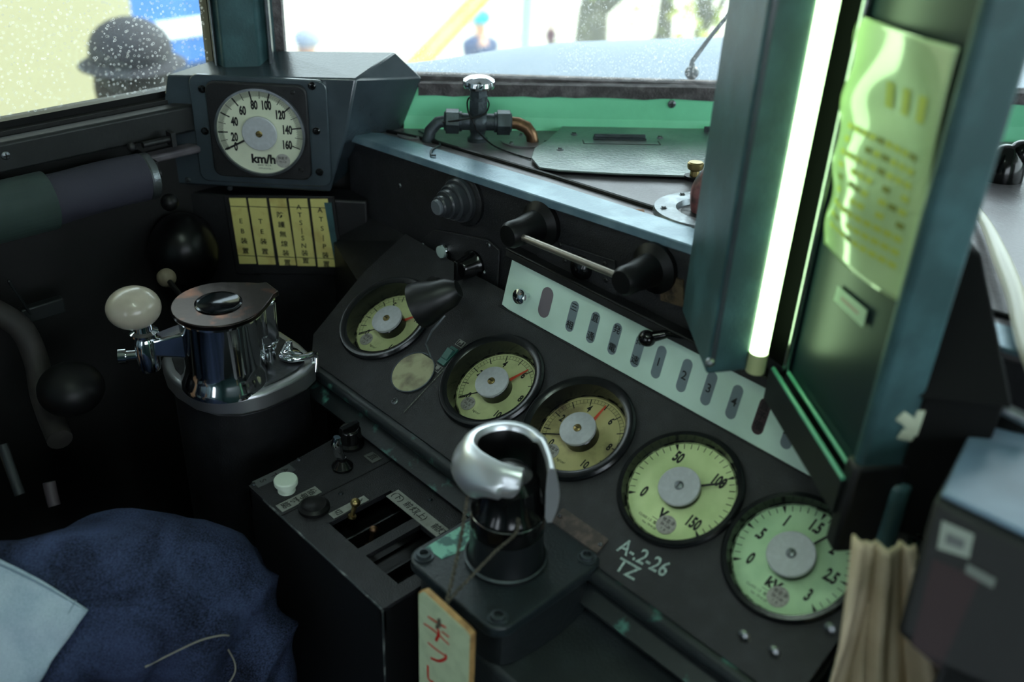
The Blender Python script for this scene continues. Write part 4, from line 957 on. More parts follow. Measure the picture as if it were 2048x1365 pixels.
def stroke(pts, r=.0011):
    P_ = [q(x, y, .0005) for x, y in pts]; b.tube(spline_pts([(p_.x, p_.y, .0006) for p_ in P_], 4) if len(P_) > 2 else [(p_.x, p_.y, .0006) for p_ in P_], r, 8, .3)
stroke([(848, 1248), (868, 1262), (898, 1290)]); stroke([(856, 1234), (874, 1246), (892, 1256)]); stroke([(874, 1256), (878, 1268), (872, 1282)], .0016); stroke([(884, 1264), (898, 1275)], .001)
stroke([(856, 1286), (870, 1298), (890, 1312)]); stroke([(862, 1317), (878, 1323), (891, 1318), (892, 1310)], .0014); stroke([(856, 1332), (857, 1358), (868, 1366)], .0013)
b.done('red_writing', INKR, tg)
hb = q(879, 1252, .0006); hole = TM @ V((hb.x, hb.y, .003))
l1 = MMc @ V((hc[3].x-.006, hc[3].y-.008, ZR-.048)); r1 = MMc @ V((hc[1].x, hc[1].y+.004, ZR-.035))
kn = dep(893, 1205, (hole-CO).dot(CF)*1.0)
b = B()
for A0_ in ([l1, l1.lerp(kn, .5)+V((.002, 0, 0)), kn, hole], [r1, dep(1035, 1060, (r1-CO).dot(CF)*.99), dep(985, 1110, (kn-CO).dot(CF)*1.01), kn+V((.001, .001, 0)), hole+V((.0008, 0, 0))]):
    S_ = spline_pts(A0_, 30); 
    for ph in (0, pi):
        b.tube([p_+V((cos(i*.9+ph), sin(i*.9+ph), cos(i*.9+ph)*.5))*.0011 for i, p_ in enumerate(S_)], .0010, 6)
o = b.done('cord', STRING); tag(o, 'twisted dark cord tying the wooden tag to the chrome ring handle', 'cord')

# ================================================================ LIGHT FIXTURE AND DOCUMENT HOLDER (right)
ZX = 1.08
F0 = hz(1575, 738, ZX); N0 = hz(1713, 948, ZX); e1 = (N0-F0).normalized(); e2 = V((-e1.y, e1.x, 0)); LN = (N0-F0).length
FX = frame(F0, e1, e2, (0, 0, 1)); PFr = frame(F0, e1, (0, 0, 1), -e2)
q = lambda x, y, z=0: onM(x, y, FX, z)
fx = thing('fluorescent_lamp', 'tall dark teal lamp housing with one glowing vertical fluorescent tube', 'lamp', FX)
P_, Q_, R_3 = q(1363, 622), q(1412, 750), q(1493, 742)
foot = [tuple(P_), tuple(Q_), tuple(R_3), tuple(R_3+(P_-Q_))]
B().prism(foot, 0, 1.05).done('lamp_housing', DTEAL, fx, bev=.003, seg=3)
mid_ = Q_.lerp(R_3, .10); b = B(); b.box((mid_.x+.0008, mid_.y, .5), (.002, .004, .98)); b.done('housing_seam', TEALBOX, fx, smooth=0)
p_ = Q_.lerp(R_3, .02); b = B(); b.ball((p_.x+.002, p_.y, .014), .0042); b.done('housing_screw', STEEL, fx)
tb = q(1510, 742)
TUBE = bpy.data.materials.new('glowing tube'); TUBE.use_nodes = True
_b = TUBE.node_tree.nodes['Principled BSDF']; _b.inputs['Base Color'].default_value = (.8, .85, .8, 1); _b.inputs['Emission Color'].default_value = (.62, 1.0, .50, 1); _b.inputs['Emission Strength'].default_value = 6.0
B().tube([(tb.x, tb.y, .018), (tb.x, tb.y, 1.02)], .0078, 24).done('glowing_tube', TUBE, fx)
b = B(); b.tube([(tb.x, tb.y, .0), (tb.x, tb.y, .020)], .0085, 24); b.done('tube_cap', mat('pale yellow tube cap', '#b8bf8e', .4), fx)
b = B(); b.hull8([(R_3.x-.012, R_3.y+.0005, 0), (R_3.x-.002, R_3.y+.0005, 0), (R_3.x-.002, R_3.y+.002, 0), (R_3.x-.012, R_3.y+.002, 0)], [(R_3.x-.012, R_3.y+.0005, 1.03), (R_3.x-.002, R_3.y+.0005, 1.03), (R_3.x-.002, R_3.y+.002, 1.03), (R_3.x-.012, R_3.y+.002, 1.03)])
b.done('reflector_strip', mat('yellowed white reflector', '#c9cda0', .4), fx, smooth=0)
bw0, bw1 = R_3+(P_-Q_)*.75, V((0.0, 0.0))
b = B(); dw = bw1-bw0; nw = V((-dw.y, dw.x)).normalized()*.002
b.prism([tuple(bw0-nw), tuple(bw1-nw), tuple(bw1+nw), tuple(bw0+nw)], 0, 1.05); b.done('inner_back', mat('black inner paint', '#020303', .8, spec=.1), fx, smooth=0)
# holder
dh = thing('document_holder', 'dark teal upright document panel on a thick post with tray lips at its foot', 'document holder', FX)
B().box((LN/2, .004, .52), (LN, .006, 1.06)).done('back_panel', mat('glossy dark teal', '#14262a', .36), dh, bev=.001)
l1a, l1b = q(1532, 738), q(1708, 957)
b = B(); yl = (l1a.y+l1b.y)/2
b.box((LN/2, yl-.001, -.018), (LN+.01, .003, .032)); b.box((LN/2, yl/2, -.033), (LN, abs(yl), .003)); b.box((LN/2, .001, -.02), (LN, .004, .03)); b.done('tray', mat('dark tray paint', '#12171a', .5), dh, smooth=0)
B().tube([(.004, -.003, .0), (.004, -.003, 1.05)], .0035, 16).done('glint_rail', CHROMEW, dh)  # added rail that mirrors the tube as a bright line
GE = mat('green lit glass edge', '#5fae8e', .25, spec=.8)  # green lamp light on the lip edges is put into this colour
b = B(); b.tube([(l1a.x, yl-.001, 0), (l1b.x, yl-.001, 0)], .0021, 12); b.done('tray_lip', GE, dh)
b = B(); b.tube([(-.004, -.0015, .0), (LN, -.0015, .0)], .0021, 12); b.done('inner_lip', GE, dh)
PW = .038
b = B(); b.box((LN+.006, PW/2-.008, .525), (.012, PW, 1.08)); b.cyl((LN+.010, PW/2+.012, 0), (LN+.010, PW/2+.012, -1.07), .010); b.done('post', DTEAL, dh, bev=.005, seg=3)
b = B(); b.box((LN+.006, PW/2-.008, -.025), (.018, PW+.006, .085)); b.done('black_sleeve', BLK, dh, bev=.004)
pf = FX @ V((LN+.0125, 0, 0)); PO = frame(pf, e2, (0, 0, 1), e1)
b = B()
for ps in (((1800, 832), (1815, 842), (1826, 856)), ((1846, 822), (1836, 850), (1826, 872)), ((1800, 868), (1814, 872), (1828, 874))):
    P2_ = [onM(x, y, PO, .0006) for x, y in ps]; b.tube([(u.x, u.y, .0006) for u in P2_], .0045, 8, .1)
o = b.done('tape_mark', mat('white tape scraps', '#b9c0a8', .7), None); o.matrix_world = PO; o.parent = dh; o.matrix_parent_inverse = FX.inverted()
# sheet in a plastic sleeve
pc = [onM(x, y, PFr, .003) for x, y in ((1722, 30), (1922, 95), (1806, 612), (1642, 488))]
ps_ = thing('timetable_sheet', 'pale green-lit paper sheet in glossy wavy plastic with rows of yellow print', 'sheet', PFr)
b = B(); nx, ny = 28, 44; vs = []
def shp(u, v_):
    p_ = pc[0].lerp(pc[1], u).lerp(pc[3].lerp(pc[2], u), v_)
    z = .004+.0035*sin(u*pi)*(1+.5*sin(v_*9+u*3))+.0022*sin(v_*5-u*6)+.0016*sin(v_*23+u*8)*exp_(u)
    return V((p_.x, p_.y, z))
def exp_(u): return (1-u)**2
for j in range(ny+1):
    for i in range(nx+1): vs.append(shp(i/nx, j/ny))
fs = [(j*(nx+1)+i, (j+1)*(nx+1)+i, (j+1)*(nx+1)+i+1, j*(nx+1)+i+1) for j in range(ny) for i in range(nx)]
b.add(vs, fs); PAPER2 = mat('paper behind plastic', '#b7cf9c', .35, coat=1.0, col2='#a9c48e', vs=12); MATS['paper behind plastic'].node_tree.nodes['Principled BSDF'].inputs['Coat Roughness'].default_value = .06
o = b.done('sheet', PAPER2, ps_, smooth=180); o.modifiers.new('t', 'SOLIDIFY').thickness = .0008
b = B()
for k_ in range(9):
    v0 = .42+.055*k_
    for c_i in range(9):
        u0 = .12+.085*c_i
        if rnd.random() < .15: continue
        b.mi = 1 if rnd.random() < .15 else 0
        cs = [shp(u0, v0), shp(u0+.07, v0), shp(u0+.07, v0+.024), shp(u0, v0+.024)]
        b.add([c_+V((0, 0, .0006)) for c_ in cs], [(3, 2, 1, 0)])
for c_i in range(3):
    cs = [shp(.45+.17*c_i, .2), shp(.53+.17*c_i, .2), shp(.53+.17*c_i, .3), shp(.45+.17*c_i, .3)]; b.mi = 0; b.add([c_+V((0, 0, .0006)) for c_ in cs], [(3, 2, 1, 0)])
b.done('printing', [YIN, mat('olive printing', '#7c8434', .6)], ps_, smooth=0)
lc = [onM(x, y, PFr, .002) for x, y in ((1674, 571), (1733, 622), (1724, 656), (1666, 600))]
e = thing('label_plate', 'small pale label with a faint red line on the teal panel below the sheet', 'label', PFr)
b = B().prism([tuple(c_) for c_ in lc], .0010, .0016); m0, m1 = (lc[0]+lc[3])/2, (lc[1]+lc[2])/2; b.use(1)
d_ = m1-m0; b.quad((m0.x+m1.x)/2, (m0.y+m1.y)/2, d_.length*.6, .0025, atan2(d_.y, d_.x), .0018); b.done('plate', [mat('pale label', '#a9c3a6', .5), mat('faint red line', '#a98d80', .6)], e, smooth=0)

# ================================================================ LOWER RIGHT
def quadgrid(fn, nx, ny):
    vs = [fn(i/nx, j/ny) for j in range(ny+1) for i in range(nx+1)]
    return vs, [(j*(nx+1)+i, j*(nx+1)+i+1, (j+1)*(nx+1)+i+1, (j+1)*(nx+1)+i) for j in range(ny) for i in range(nx)]
bcl = .545
def dpl(px, py, bd): return onp(px, py, D(0, bd, 0), (-q2, q2, 0))
c_tl, c_tr = dpl(1700, 1046, bcl), dpl(1822, 1072, bcl); c_bl, c_br = dpl(1632, 1380, bcl), dpl(1900, 1380, bcl)
cl = thing('hanging_cloth', 'crumpled beige cloth hanging at the foot of the teal post', 'cloth', Matrix.Translation(c_tl))
def clf(u, v_):
    t = c_tl.lerp(c_tr, u); bt = c_bl.lerp(c_br, u); p_ = t.lerp(bt, v_*2.2) if v_ < .45 else V((bt.x, bt.y, t.lerp(bt, .99).z-(v_-.45)*.9))
    amp = .006+.012*min(1, v_*2)
    off = .55*amp*(sin(u*15+sin(v_*4)*1.2)+.5*sin(u*31+v_*5))+.006*sin(v_*9+u*4)
    if .34 < u < .42: off -= .009*sin((u-.30)/.12*pi)*min(1, v_*3)
    return p_+V((q2, -q2, 0))*(off+.012)-c_tl
b = B(); b.add(*quadgrid(clf, 60, 50)); o = b.done('draped_cloth', CLOTH, cl, smooth=180); o.modifiers.new('t', 'SOLIDIFY').thickness = .002
# black equipment case, bluish light on its top put into the lid colour
def cs3(px, py, t): return dep(px, py, t)
fr_ = [cs3(1868, 1000, .64), cs3(2140, 1135, .60), cs3(2140, 1440, .60), cs3(1870, 1330, .63), cs3(1795, 1262, .645)]
bk = [CO+(p_-CO)*1.14 for p_ in fr_]; bk[0] = cs3(1948, 848, .76); bk[1] = cs3(2190, 900, .72)
O_ = fr_[3]; ec = thing('equipment_case', 'black equipment case with bluish lid and small white label at the lower right', 'case', Matrix.Translation(O_))
b = B(); n = 5; b.add([p_-O_ for p_ in fr_+bk], [(4, 3, 2, 1, 0), (5, 6, 7, 8, 9)]+[(i, (i+1) % n, n+(i+1) % n, n+i) for i in range(n)])
o = b.done('case_body', mat('black case', '#0b0c0e', .55, bump=.3, bs=200), ec, bev=.004, seg=3)
bm = bmesh.new(); bm.from_mesh(o.data); bmesh.ops.recalc_face_normals(bm, faces=bm.faces); bm.to_mesh(o.data); bm.free()
nrm = (bk[0]-fr_[0]).cross(fr_[1]-fr_[0]).normalized(); nrm = nrm if nrm.z > 0 else -nrm
lid = [fr_[0].lerp(fr_[1], .03).lerp(bk[0], .05), fr_[0].lerp(fr_[1], .97).lerp(bk[1], .05), fr_[0].lerp(fr_[1], .97).lerp(bk[1], .95), fr_[0].lerp(fr_[1], .03).lerp(bk[0], .95)]
b = B(); b.hull8([p_-O_ for p_ in lid], [p_-O_+nrm*.004 for p_ in lid]); b.done('lid', mat('blue lit lid', '#6d8498', .35, col2='#5b6e80', vs=16), ec, bev=.0015)
def on_front(px, py, h=.001):
    nn = (fr_[1]-fr_[0]).cross(fr_[4]-fr_[0]).normalized(); nn = nn if nn.dot(CO-fr_[0]) > 0 else -nn
    return onp(px, py, fr_[0]+nn*h, nn), nn
def front_patch(name, pts, m_, h=.0015):
    P2_ = [on_front(x, y, h) for x, y in pts]; nn = P2_[0][1]; b = B(); b.hull8([p_[0]-O_-nn*.002 for p_ in P2_], [p_[0]-O_ for p_ in P2_])
    o = b.done(name, m_, ec, smooth=0)
    bm = bmesh.new(); bm.from_mesh(o.data); bmesh.ops.recalc_face_normals(bm, faces=bm.faces); bm.to_mesh(o.data); bm.free()
front_patch('white_label', ((1884, 1042), (1948, 1070), (1938, 1118), (1874, 1098)), mat('dim white label', '#8d958d', .6))
front_patch('label_print', ((1894, 1066), (1930, 1082), (1926, 1100), (1890, 1086)), mat('grey printing', '#5d6062', .6), .0022)
front_patch('grey_bar', ((1934, 1128), (1992, 1160), (1986, 1178), (1930, 1146)), mat('grey bar', '#6b716d', .6))
front_patch('red_panel', ((1866, 1118), (1960, 1160), (1880, 1340), (1822, 1290)), mat('dark red panel', '#260d12', .5), .0008)
# cabinet that carries the case
lo = min(p_.z for p_ in fr_)
dh_ = V((O_.x, O_.y)).normalized()
cab = B().prism([tuple(V((O_.x, O_.y))+V((q2, q2))*u_+dh_*v2) for u_, v2 in ((.004, .01), (.24, .01), (.30, .13), (.004, .13))], 0.0, lo-.001).done('side_cabinet', BLK, bev=.004)
tag(cab, 'black cabinet under the equipment case at the lower right', 'cabinet')
# black wedge cover and small parts behind the post
wv = [dep(1925, 498, .745), dep(1966, 506, .745), dep(2030, 820, .705), dep(1835, 800, .715)]
bkv = [p_+V((-q2, q2, 0))*.05 for p_ in wv]; O_2 = wv[3]
wd = B(); wd.add([p_ for p_ in wv+bkv], [(0, 3, 2, 1), (4, 5, 6, 7), (0, 1, 5, 4), (1, 2, 6, 5), (2, 3, 7, 6), (3, 0, 4, 7)])
lg = [wv[2], wv[3], bkv[3], bkv[2]]; lg = [p_.lerp(sum(lg, V((0, 0, 0)))/4, .15) for p_ in lg]
wd.hull8([V((p_.x, p_.y, 1.031)) for p_ in lg], [p_+V((0, 0, .004)) for p_ in lg])
o = wd.done('wedge_cover', mat('matt black', '#070707', .8, spec=.2), bev=.003); tag(o, 'matt black wedge-shaped cover just right of the teal post', 'cover')
bm = bmesh.new(); bm.from_mesh(o.data); bmesh.ops.recalc_face_normals(bm, faces=bm.faces); bm.to_mesh(o.data); bm.free()
pts = [CO+(onp(x_, y_, SHP+SHN*.009, SHN)-CO)*k_ for x_, y_, k_ in ((1950, 415, 1), (1975, 455, .99), (2003, 520, .98), (2030, 590, .98), (2052, 680, .99), (2075, 740, 1.0))]
tag(B().tube(spline_pts(pts), [.0035+.0045*min(1, i/16) for i in range(41)], 14).done('cream_hose', mat('cream hose', '#d8d3bb', .35)), 'cream curved hose at the right edge beside the black wedge cover', 'hose')
c = dep(2000, 352, 1.22); e = thing('black_handset', 'glossy black rounded handset standing on the shelf at the right edge', 'handset', Matrix.Translation(c))
b = B(); b.ball((0, 0, 0), (.026, .026, .040)); b.ball((.012, .012, .03), (.016, .016, .016)); b.cyl((0, 0, -.02), (0, 0, -.05), .022, .026); b.done('handset_body', BAKE, e)
pts = [dep(1950, 792, .74), dep(2000, 815, .73), dep(2060, 845, .72)]
tag(B().tube(pts, .005, 12).done('metal_rod', STEEL), 'short blue-lit metal rod above the equipment case', 'rod')
c = dep(1950, 862, .76); e = thing('round_knob', 'dim brownish round knob behind the equipment case beside the post', 'knob', Matrix.Translation(c))
b = B(); b.ball((0, 0, 0), (.012, .012, .014)); b.cyl((0, 0, 0), (0, .02, -.03), .006); b.done('knob_body', mat('dim brown knob', '#4b463e', .4), e)
# support block for wedge cover, rod and knob: right end of the console
sb_ = B().prism([(-.185, .62), (-.02, .62), (-.02, .735), (-.185, .735)], .60, 1.03).done('console_end_block', MATS['matt black'], bev=.004)
tag(sb_, 'black end block of the console behind the teal post', 'block')

# ================================================================ ADDED FILL LAMP on the ceiling, lights chrome and dials
cl_ = thing('added_fill_lamp', 'plain cab ceiling lamp with one fluorescent tube above the console', 'lamp', frame((-.28, .10, 2.15), (1, 0, 0), (0, 1, 0), (0, 0, 1)))
B().prism(rrect(-.34, -.05, .34, .05, .01), -.03, 0).done('lamp_tray', mat('white lamp tray', '#c9cfca', .5), cl_, bev=.003)
CT = bpy.data.materials.new('added fill tube'); CT.use_nodes = True
_b = CT.node_tree.nodes['Principled BSDF']; _b.inputs['Emission Color'].default_value = (.78, 1.0, .86, 1); _b.inputs['Emission Strength'].default_value = 32.0
B().tube([(-.29, 0, -.05), (.29, 0, -.05)], .016, 20).done('lamp_tube', CT, cl_)
b = B()
for x in (-.3, .3): b.box((x, 0, -.045), (.02, .04, .04))
b.done('tube_holder', MATS['white lamp tray'], cl_, bev=.002)

# ================================================================ DRIVER
from mathutils.bvhtree import BVHTree
from mathutils import noise as mn
D1_ = (CR*.92-CU*.38).normalized(); FZ_ = .875
def loft(path, rx, ry, seg=48, fold=.0, up=(0, 0, 1), sub=8):
    P2_ = spline_pts(path, sub); n = len(P2_)
    def itp(L, i):
        t = i/(n-1)*(len(L)-1); k_ = min(int(t), len(L)-2); f = t-k_; f = f*f*(3-2*f); return L[k_]*(1-f)+L[k_+1]*f
    vs = []
    for i, p_ in enumerate(P2_):
        t_ = (P2_[min(i+1, n-1)]-P2_[max(i-1, 0)]).normalized(); x = t_.cross(V(up)).normalized() if abs(t_.dot(V(up))) < .95 else t_.cross(V((1, 0, 0))).normalized()
        if i and x.dot(px_) < 0: x = -x
        if i: x = (px_*.6+x*.4); x = (x-t_*x.dot(t_)).normalized()
        px_ = x; y = t_.cross(x)
        for j in range(seg):
            a = 2*pi*j/seg; base = p_+x*(cos(a)*itp(rx, i))+y*(sin(a)*itp(ry, i))
            k_ = fold*(mn.noise(V((base.x*16, base.y*16, base.z*7)))+.35*mn.noise(base*30)+2.4*(.40-abs(mn.noise(V((base.dot(D1_)*24, base.dot(CU)*5.5, 3.1))))*2)*min(1, max(0, (FZ_-base.z)*9)))
            vs.append(base+(base-p_).normalized()*k_)
    fs = [(i*seg+j, i*seg+(j+1) % seg, (i+1)*seg+(j+1) % seg, (i+1)*seg+j) for i in range(n-1) for j in range(seg)]+[tuple(range(seg))[::-1], tuple((n-1)*seg+j for j in range(seg))]
    return vs, fs
HR, HL = V((-.90, -.16, .74)), V((-1.00, -.18, .74))
KR, KL = dep(332, 1190, 1.0), V((-1.03, .06, .64))
AR, AL = V((KR.x+.0, KR.y+.05, .34)), V((-1.04, .10, .30))
FR_, FL_ = AR+V((.0, .14, -.22)), AL+V((0, .14, -.22))
dr = thing('person', 'seated person in dark blue jeans and a pale blue denim shirt at the lower left', 'person', Matrix.Translation((-.93, -.17, .55)))
O3 = dr.matrix_world.translation
# one continuous body grown from a skinned skeleton
sk = [((-.94, -.18, .76), .10), ((-.94, -.20, .95), .10), ((-.94, -.19, 1.15), .12), ((-.94, -.18, 1.27), .07), ((-.94, -.16, 1.34), .048),
      ((-.94, -.14, 1.45), .075), ((-.94, -.13, 1.53), .062),
      (HR, .075), (KR+V((0, -.0, -.01)), .052), (AR, .035), (FR_-V((0, .1, 0)), .03), (FR_, .03),
      (HL, .075), (KL, .052), (AL, .035), (FL_-V((0, .1, 0)), .03), (FL_, .03),
      ((-.77, -.18, 1.25), .048), ((-.75, -.08, 1.02), .036), ((-.81, .02, .88), .026), ((-.84, .08, .86), .024),
      ((-1.085, -.18, 1.25), .045), ((-1.10, -.08, 1.02), .036), ((-1.05, .03, .87), .026), ((-1.04, .09, .84), .024)]
ed = [(0, 1), (1, 2), (2, 3), (3, 4), (4, 5), (5, 6), (0, 7), (7, 8), (8, 9), (9, 10), (10, 11), (0, 12), (12, 13), (13, 14), (14, 15), (15, 16), (3, 17), (17, 18), (18, 19), (19, 20), (3, 21), (21, 22), (22, 23), (23, 24)]
for hnd, sg_ in ((20, 1), (24, -1)):
    hp_ = V(sk[hnd][0])
    for k_ in range(4):
        r0 = len(sk); o1 = hp_+V(((k_-1.5)*.017*sg_, .035, .0)); ln_ = (.028, .034, .031, .024)[k_]
        sk += [(o1, .0085), (o1+V((0, ln_, -.004)), .008), (o1+V((0, ln_*1.7, -.020)), .0065)]; ed += [(hnd, r0), (r0, r0+1), (r0+1, r0+2)]
    r0 = len(sk); sk += [(hp_+V((-.030*sg_, .012, -.004)), .010), (hp_+V((-.040*sg_, .036, -.008)), .008)]; ed += [(hnd, r0), (r0, r0+1)]
me = bpy.data.meshes.new('body'); me.from_pydata([V(p_)-O3 for p_, r in sk], ed, []); me.materials.append(SKIN)
bo = bpy.data.objects.new('body', me); C.objects.link(bo); bo.parent = dr
md = bo.modifiers.new('skin', 'SKIN'); md.use_smooth_shade = True
for i, (p_, r) in enumerate(sk): me.skin_vertices[0].data[i].radius = (r, r)
me.skin_vertices[0].data[0].use_root = True
bo.modifiers.new('sub', 'SUBSURF').levels = 1
bpy.context.view_layer.update()
jm = B(); KT = V((0, .02, .0))
jm.add(*loft([HR+V((0, -.06, 0)), HR.lerp(KR, .5)+V((0, 0, .012)), KR+V((-.012, -.015, .004)), KR+V((.028, .030, -.075)), KR.lerp(AR, .55)+V((.01, .01, 0)), AR], [.098, .092, .086, .074, .066, .062], [.098, .090, .080, .076, .068, .066], fold=.010, seg=110, sub=18))
jm.add(*loft([HL+V((0, -.06, 0)), HL.lerp(KL, .5)+V((0, 0, .012)), KL, KL+V((.0, .035, -.08)), KL.lerp(AL, .55), AL], [.098, .092, .082, .074, .066, .062], [.098, .090, .076, .076, .068, .066], fold=.010))
jm.add(*loft([V((-.94, -.19, .90)), V((-.94, -.19, .78)), V((-.94, -.17, .68))], [.155, .165, .13], [.125, .14, .11], fold=.004))
jv, jf = [p_.copy() for p_ in jm.v], jm.f
jm.v = [p_-O3 for p_ in jm.v]; jo = jm.done('jeans', DENIM, dr, smooth=180)
bvh = BVHTree.FromPolygons(jv, jf)
def jhit(px, py, off=.001):
    r = ray(px, py).normalized(); loc, nn, i_, d_ = bvh.ray_cast(CO, r)
    if loc is None: return None
    return loc-r*off
sm = B()
for pts in (((236, 1372), (290, 1335), (350, 1305), (400, 1282), (440, 1272), (458, 1272)), ((456, 1300), (468, 1322), (470, 1345), (455, 1372))):
    hh = [jhit(x, y, .0008) for x, y in pts]; hh = [h_ for h_ in hh if h_ is not None]
    if len(hh) > 1: sm.tube([p_-O3 for p_ in spline_pts(hh, 5)], .0008, 8)
if sm.v: sm.done('jeans_seam', SEAM, jo if False else dr)
sh = B()
sh.add(*loft([V((-.94, -.19, .80)), V((-.94, -.20, .96)), V((-.94, -.19, 1.14)), V((-.94, -.18, 1.27)), V((-.94, -.17, 1.32))], [.165, .155, .17, .14, .06], [.135, .12, .125, .09, .06], fold=.008))
sh.add(*loft([V((-.80, -.18, 1.26)), V((-.75, -.08, 1.02)), V((-.805, .01, .89))], [.07, .055, .042], [.07, .055, .042], fold=.006))
sh.add(*loft([V((-1.065, -.18, 1.26)), V((-1.10, -.08, 1.02)), V((-1.055, .02, .88))], [.07, .055, .042], [.07, .055, .042], fold=.006))
# shirt tail lying on the thigh
tailp = []
def tail(u, v_):
    a = V((-150, 1085)).lerp(V((176, 1221)), u) if u < 1 else V((176, 1221)); top = V((-150+326*u, 1075+146*u**1.5)); bot_ = V((-150+220*u, 1520-150*u))
    p_ = top.lerp(bot_, v_); h_ = jhit(p_.x, p_.y, .007+.003*sin(u*9)+.002*sin(v_*12+u*5))
    if h_ is None: h_ = dep(p_.x, p_.y, .87)
    return h_
vs, fs = quadgrid(tail, 26, 26)
sh.v = [p_-O3 for p_ in sh.v]; so2 = sh.done('shirt', SHIRT, dr, smooth=180)
b = B(); b.add([p_-O3 for p_ in vs], fs); o = b.done('shirt_tail', SHIRT, dr, smooth=180); o.modifiers.new('t', 'SOLIDIFY').thickness = .003
b = B()
edge_ = [tail(u, 0.04) for u in [i/14 for i in range(15)]]
b.tube([p_-O3+V((0, 0, .003)) for p_ in edge_], .0012, 6)
edge_ = [tail(.93, i/12) for i in range(12)]
b.tube([p_-O3+V((0, 0, .003)) for p_ in edge_], .0010, 6); b.done('hem_stitching', mat('blue stitching', '#76899c', .8), dr)
b = B(); b.ball((-.94+.0-O3.x, -.15-O3.y, 1.495-O3.z), (.082, .098, .085), 24, 14); b.done('hair', mat('dark hair', '#17130f', .7), dr)
for A2, nm in ((FR_, 'shoe'), (FL_, 'shoe')):
    b = B(); b.ball((A2.x-O3.x, A2.y-.05-O3.y, A2.z-.03-O3.z+.0), (.05, .14, .06)); b.done(nm, mat('black shoe', '#111214', .5), dr)
stl = thing('driver_seat', 'dark driver seat under the person in jeans', 'seat', Matrix.Translation((-.94, -.2, 0)))
b = B(); b.prism(rrect(-.21, -.2, .21, .18, .05), .56, .64); b.done('seat_cushion', mat('dark vinyl', '#22262a', .5), stl, bev=.01, seg=3)
b = B(); b.cyl((0, 0, .02), (0, 0, .57), .04); b.lathe([(.18, 0), (.17, .02), (.04, .04)], seg=36); b.done('seat_column', GUN, stl)

# ================================================================ OUTSIDE
GZ = -2.6
GR = mat('sunlit pale ballast', '#b9b5a4', .9, col2='#cfcbbb', vs=.6)
o = B().box((-10, 12, GZ-.05), (70, 70, .1)).done('ground', GR, smooth=0); tag(o, kind='structure')
PLZ = -1.05
o = B().box((-3.85, -3, (GZ+PLZ)/2), (3.9, 14, PLZ-GZ)).done('platform', mat('platform concrete', '#b4b29a', .9, var=.15, vs=2), smooth=0); tag(o, kind='structure')
yend = onp(268, 60, (-4.6, 0, 0), (1, 0, 0)).y
cw = thing('platform_building', 'cream sunlit building wall seen through the wet side window', 'building', Matrix.Translation((-4.6, yend, PLZ)))
b = B(); b.box((-.6, -5, 2.2), (1.2, 10, 4.4)); b.done('wall', mat('cream plaster', '#a19b7c', .8, col2='#aca688', vs=.8), cw, smooth=0)
b = B(); b.box((.02, -1.0, 2.2), (.05, .10, 4.4)); b.box((.02, -3.5, 2.2), (.05, .10, 4.4)); b.done('drain_pipe', mat('pale pipe', '#8b8d66', .7), cw)
tc_ = onp(370, 60, (-6.6, 0, 0), (1, 0, 0))
tn = thing('railway_coach', 'blue coach with a white stripe beyond the side window', 'train', Matrix.Translation((-6.6, tc_.y-7.3+(onp(452, 40, (-6.6, 0, 0), (1, 0, 0)).y-tc_.y), GZ)))
zc = tc_.z-GZ
b = B(); b.box((-.8, 0, .9+(zc+1.4)/2), (1.6, 14.6, zc+1.4)); b.done('coach_body', mat('coach blue', '#3f74c0', .4, col2='#3768b0', vs=2), tn, bev=.08)
b = B(); b.box((.01, 0, zc+.02), (.04, 14.4, .12)); b.done('white_stripe', mat('coach white', '#e8ecef', .4), tn, smooth=0)
b = B(); b.box((.01, 0, zc-.42), (.04, 14.4, .38)); b.done('window_band', mat('coach dark band', '#39465f', .3), tn, smooth=0)
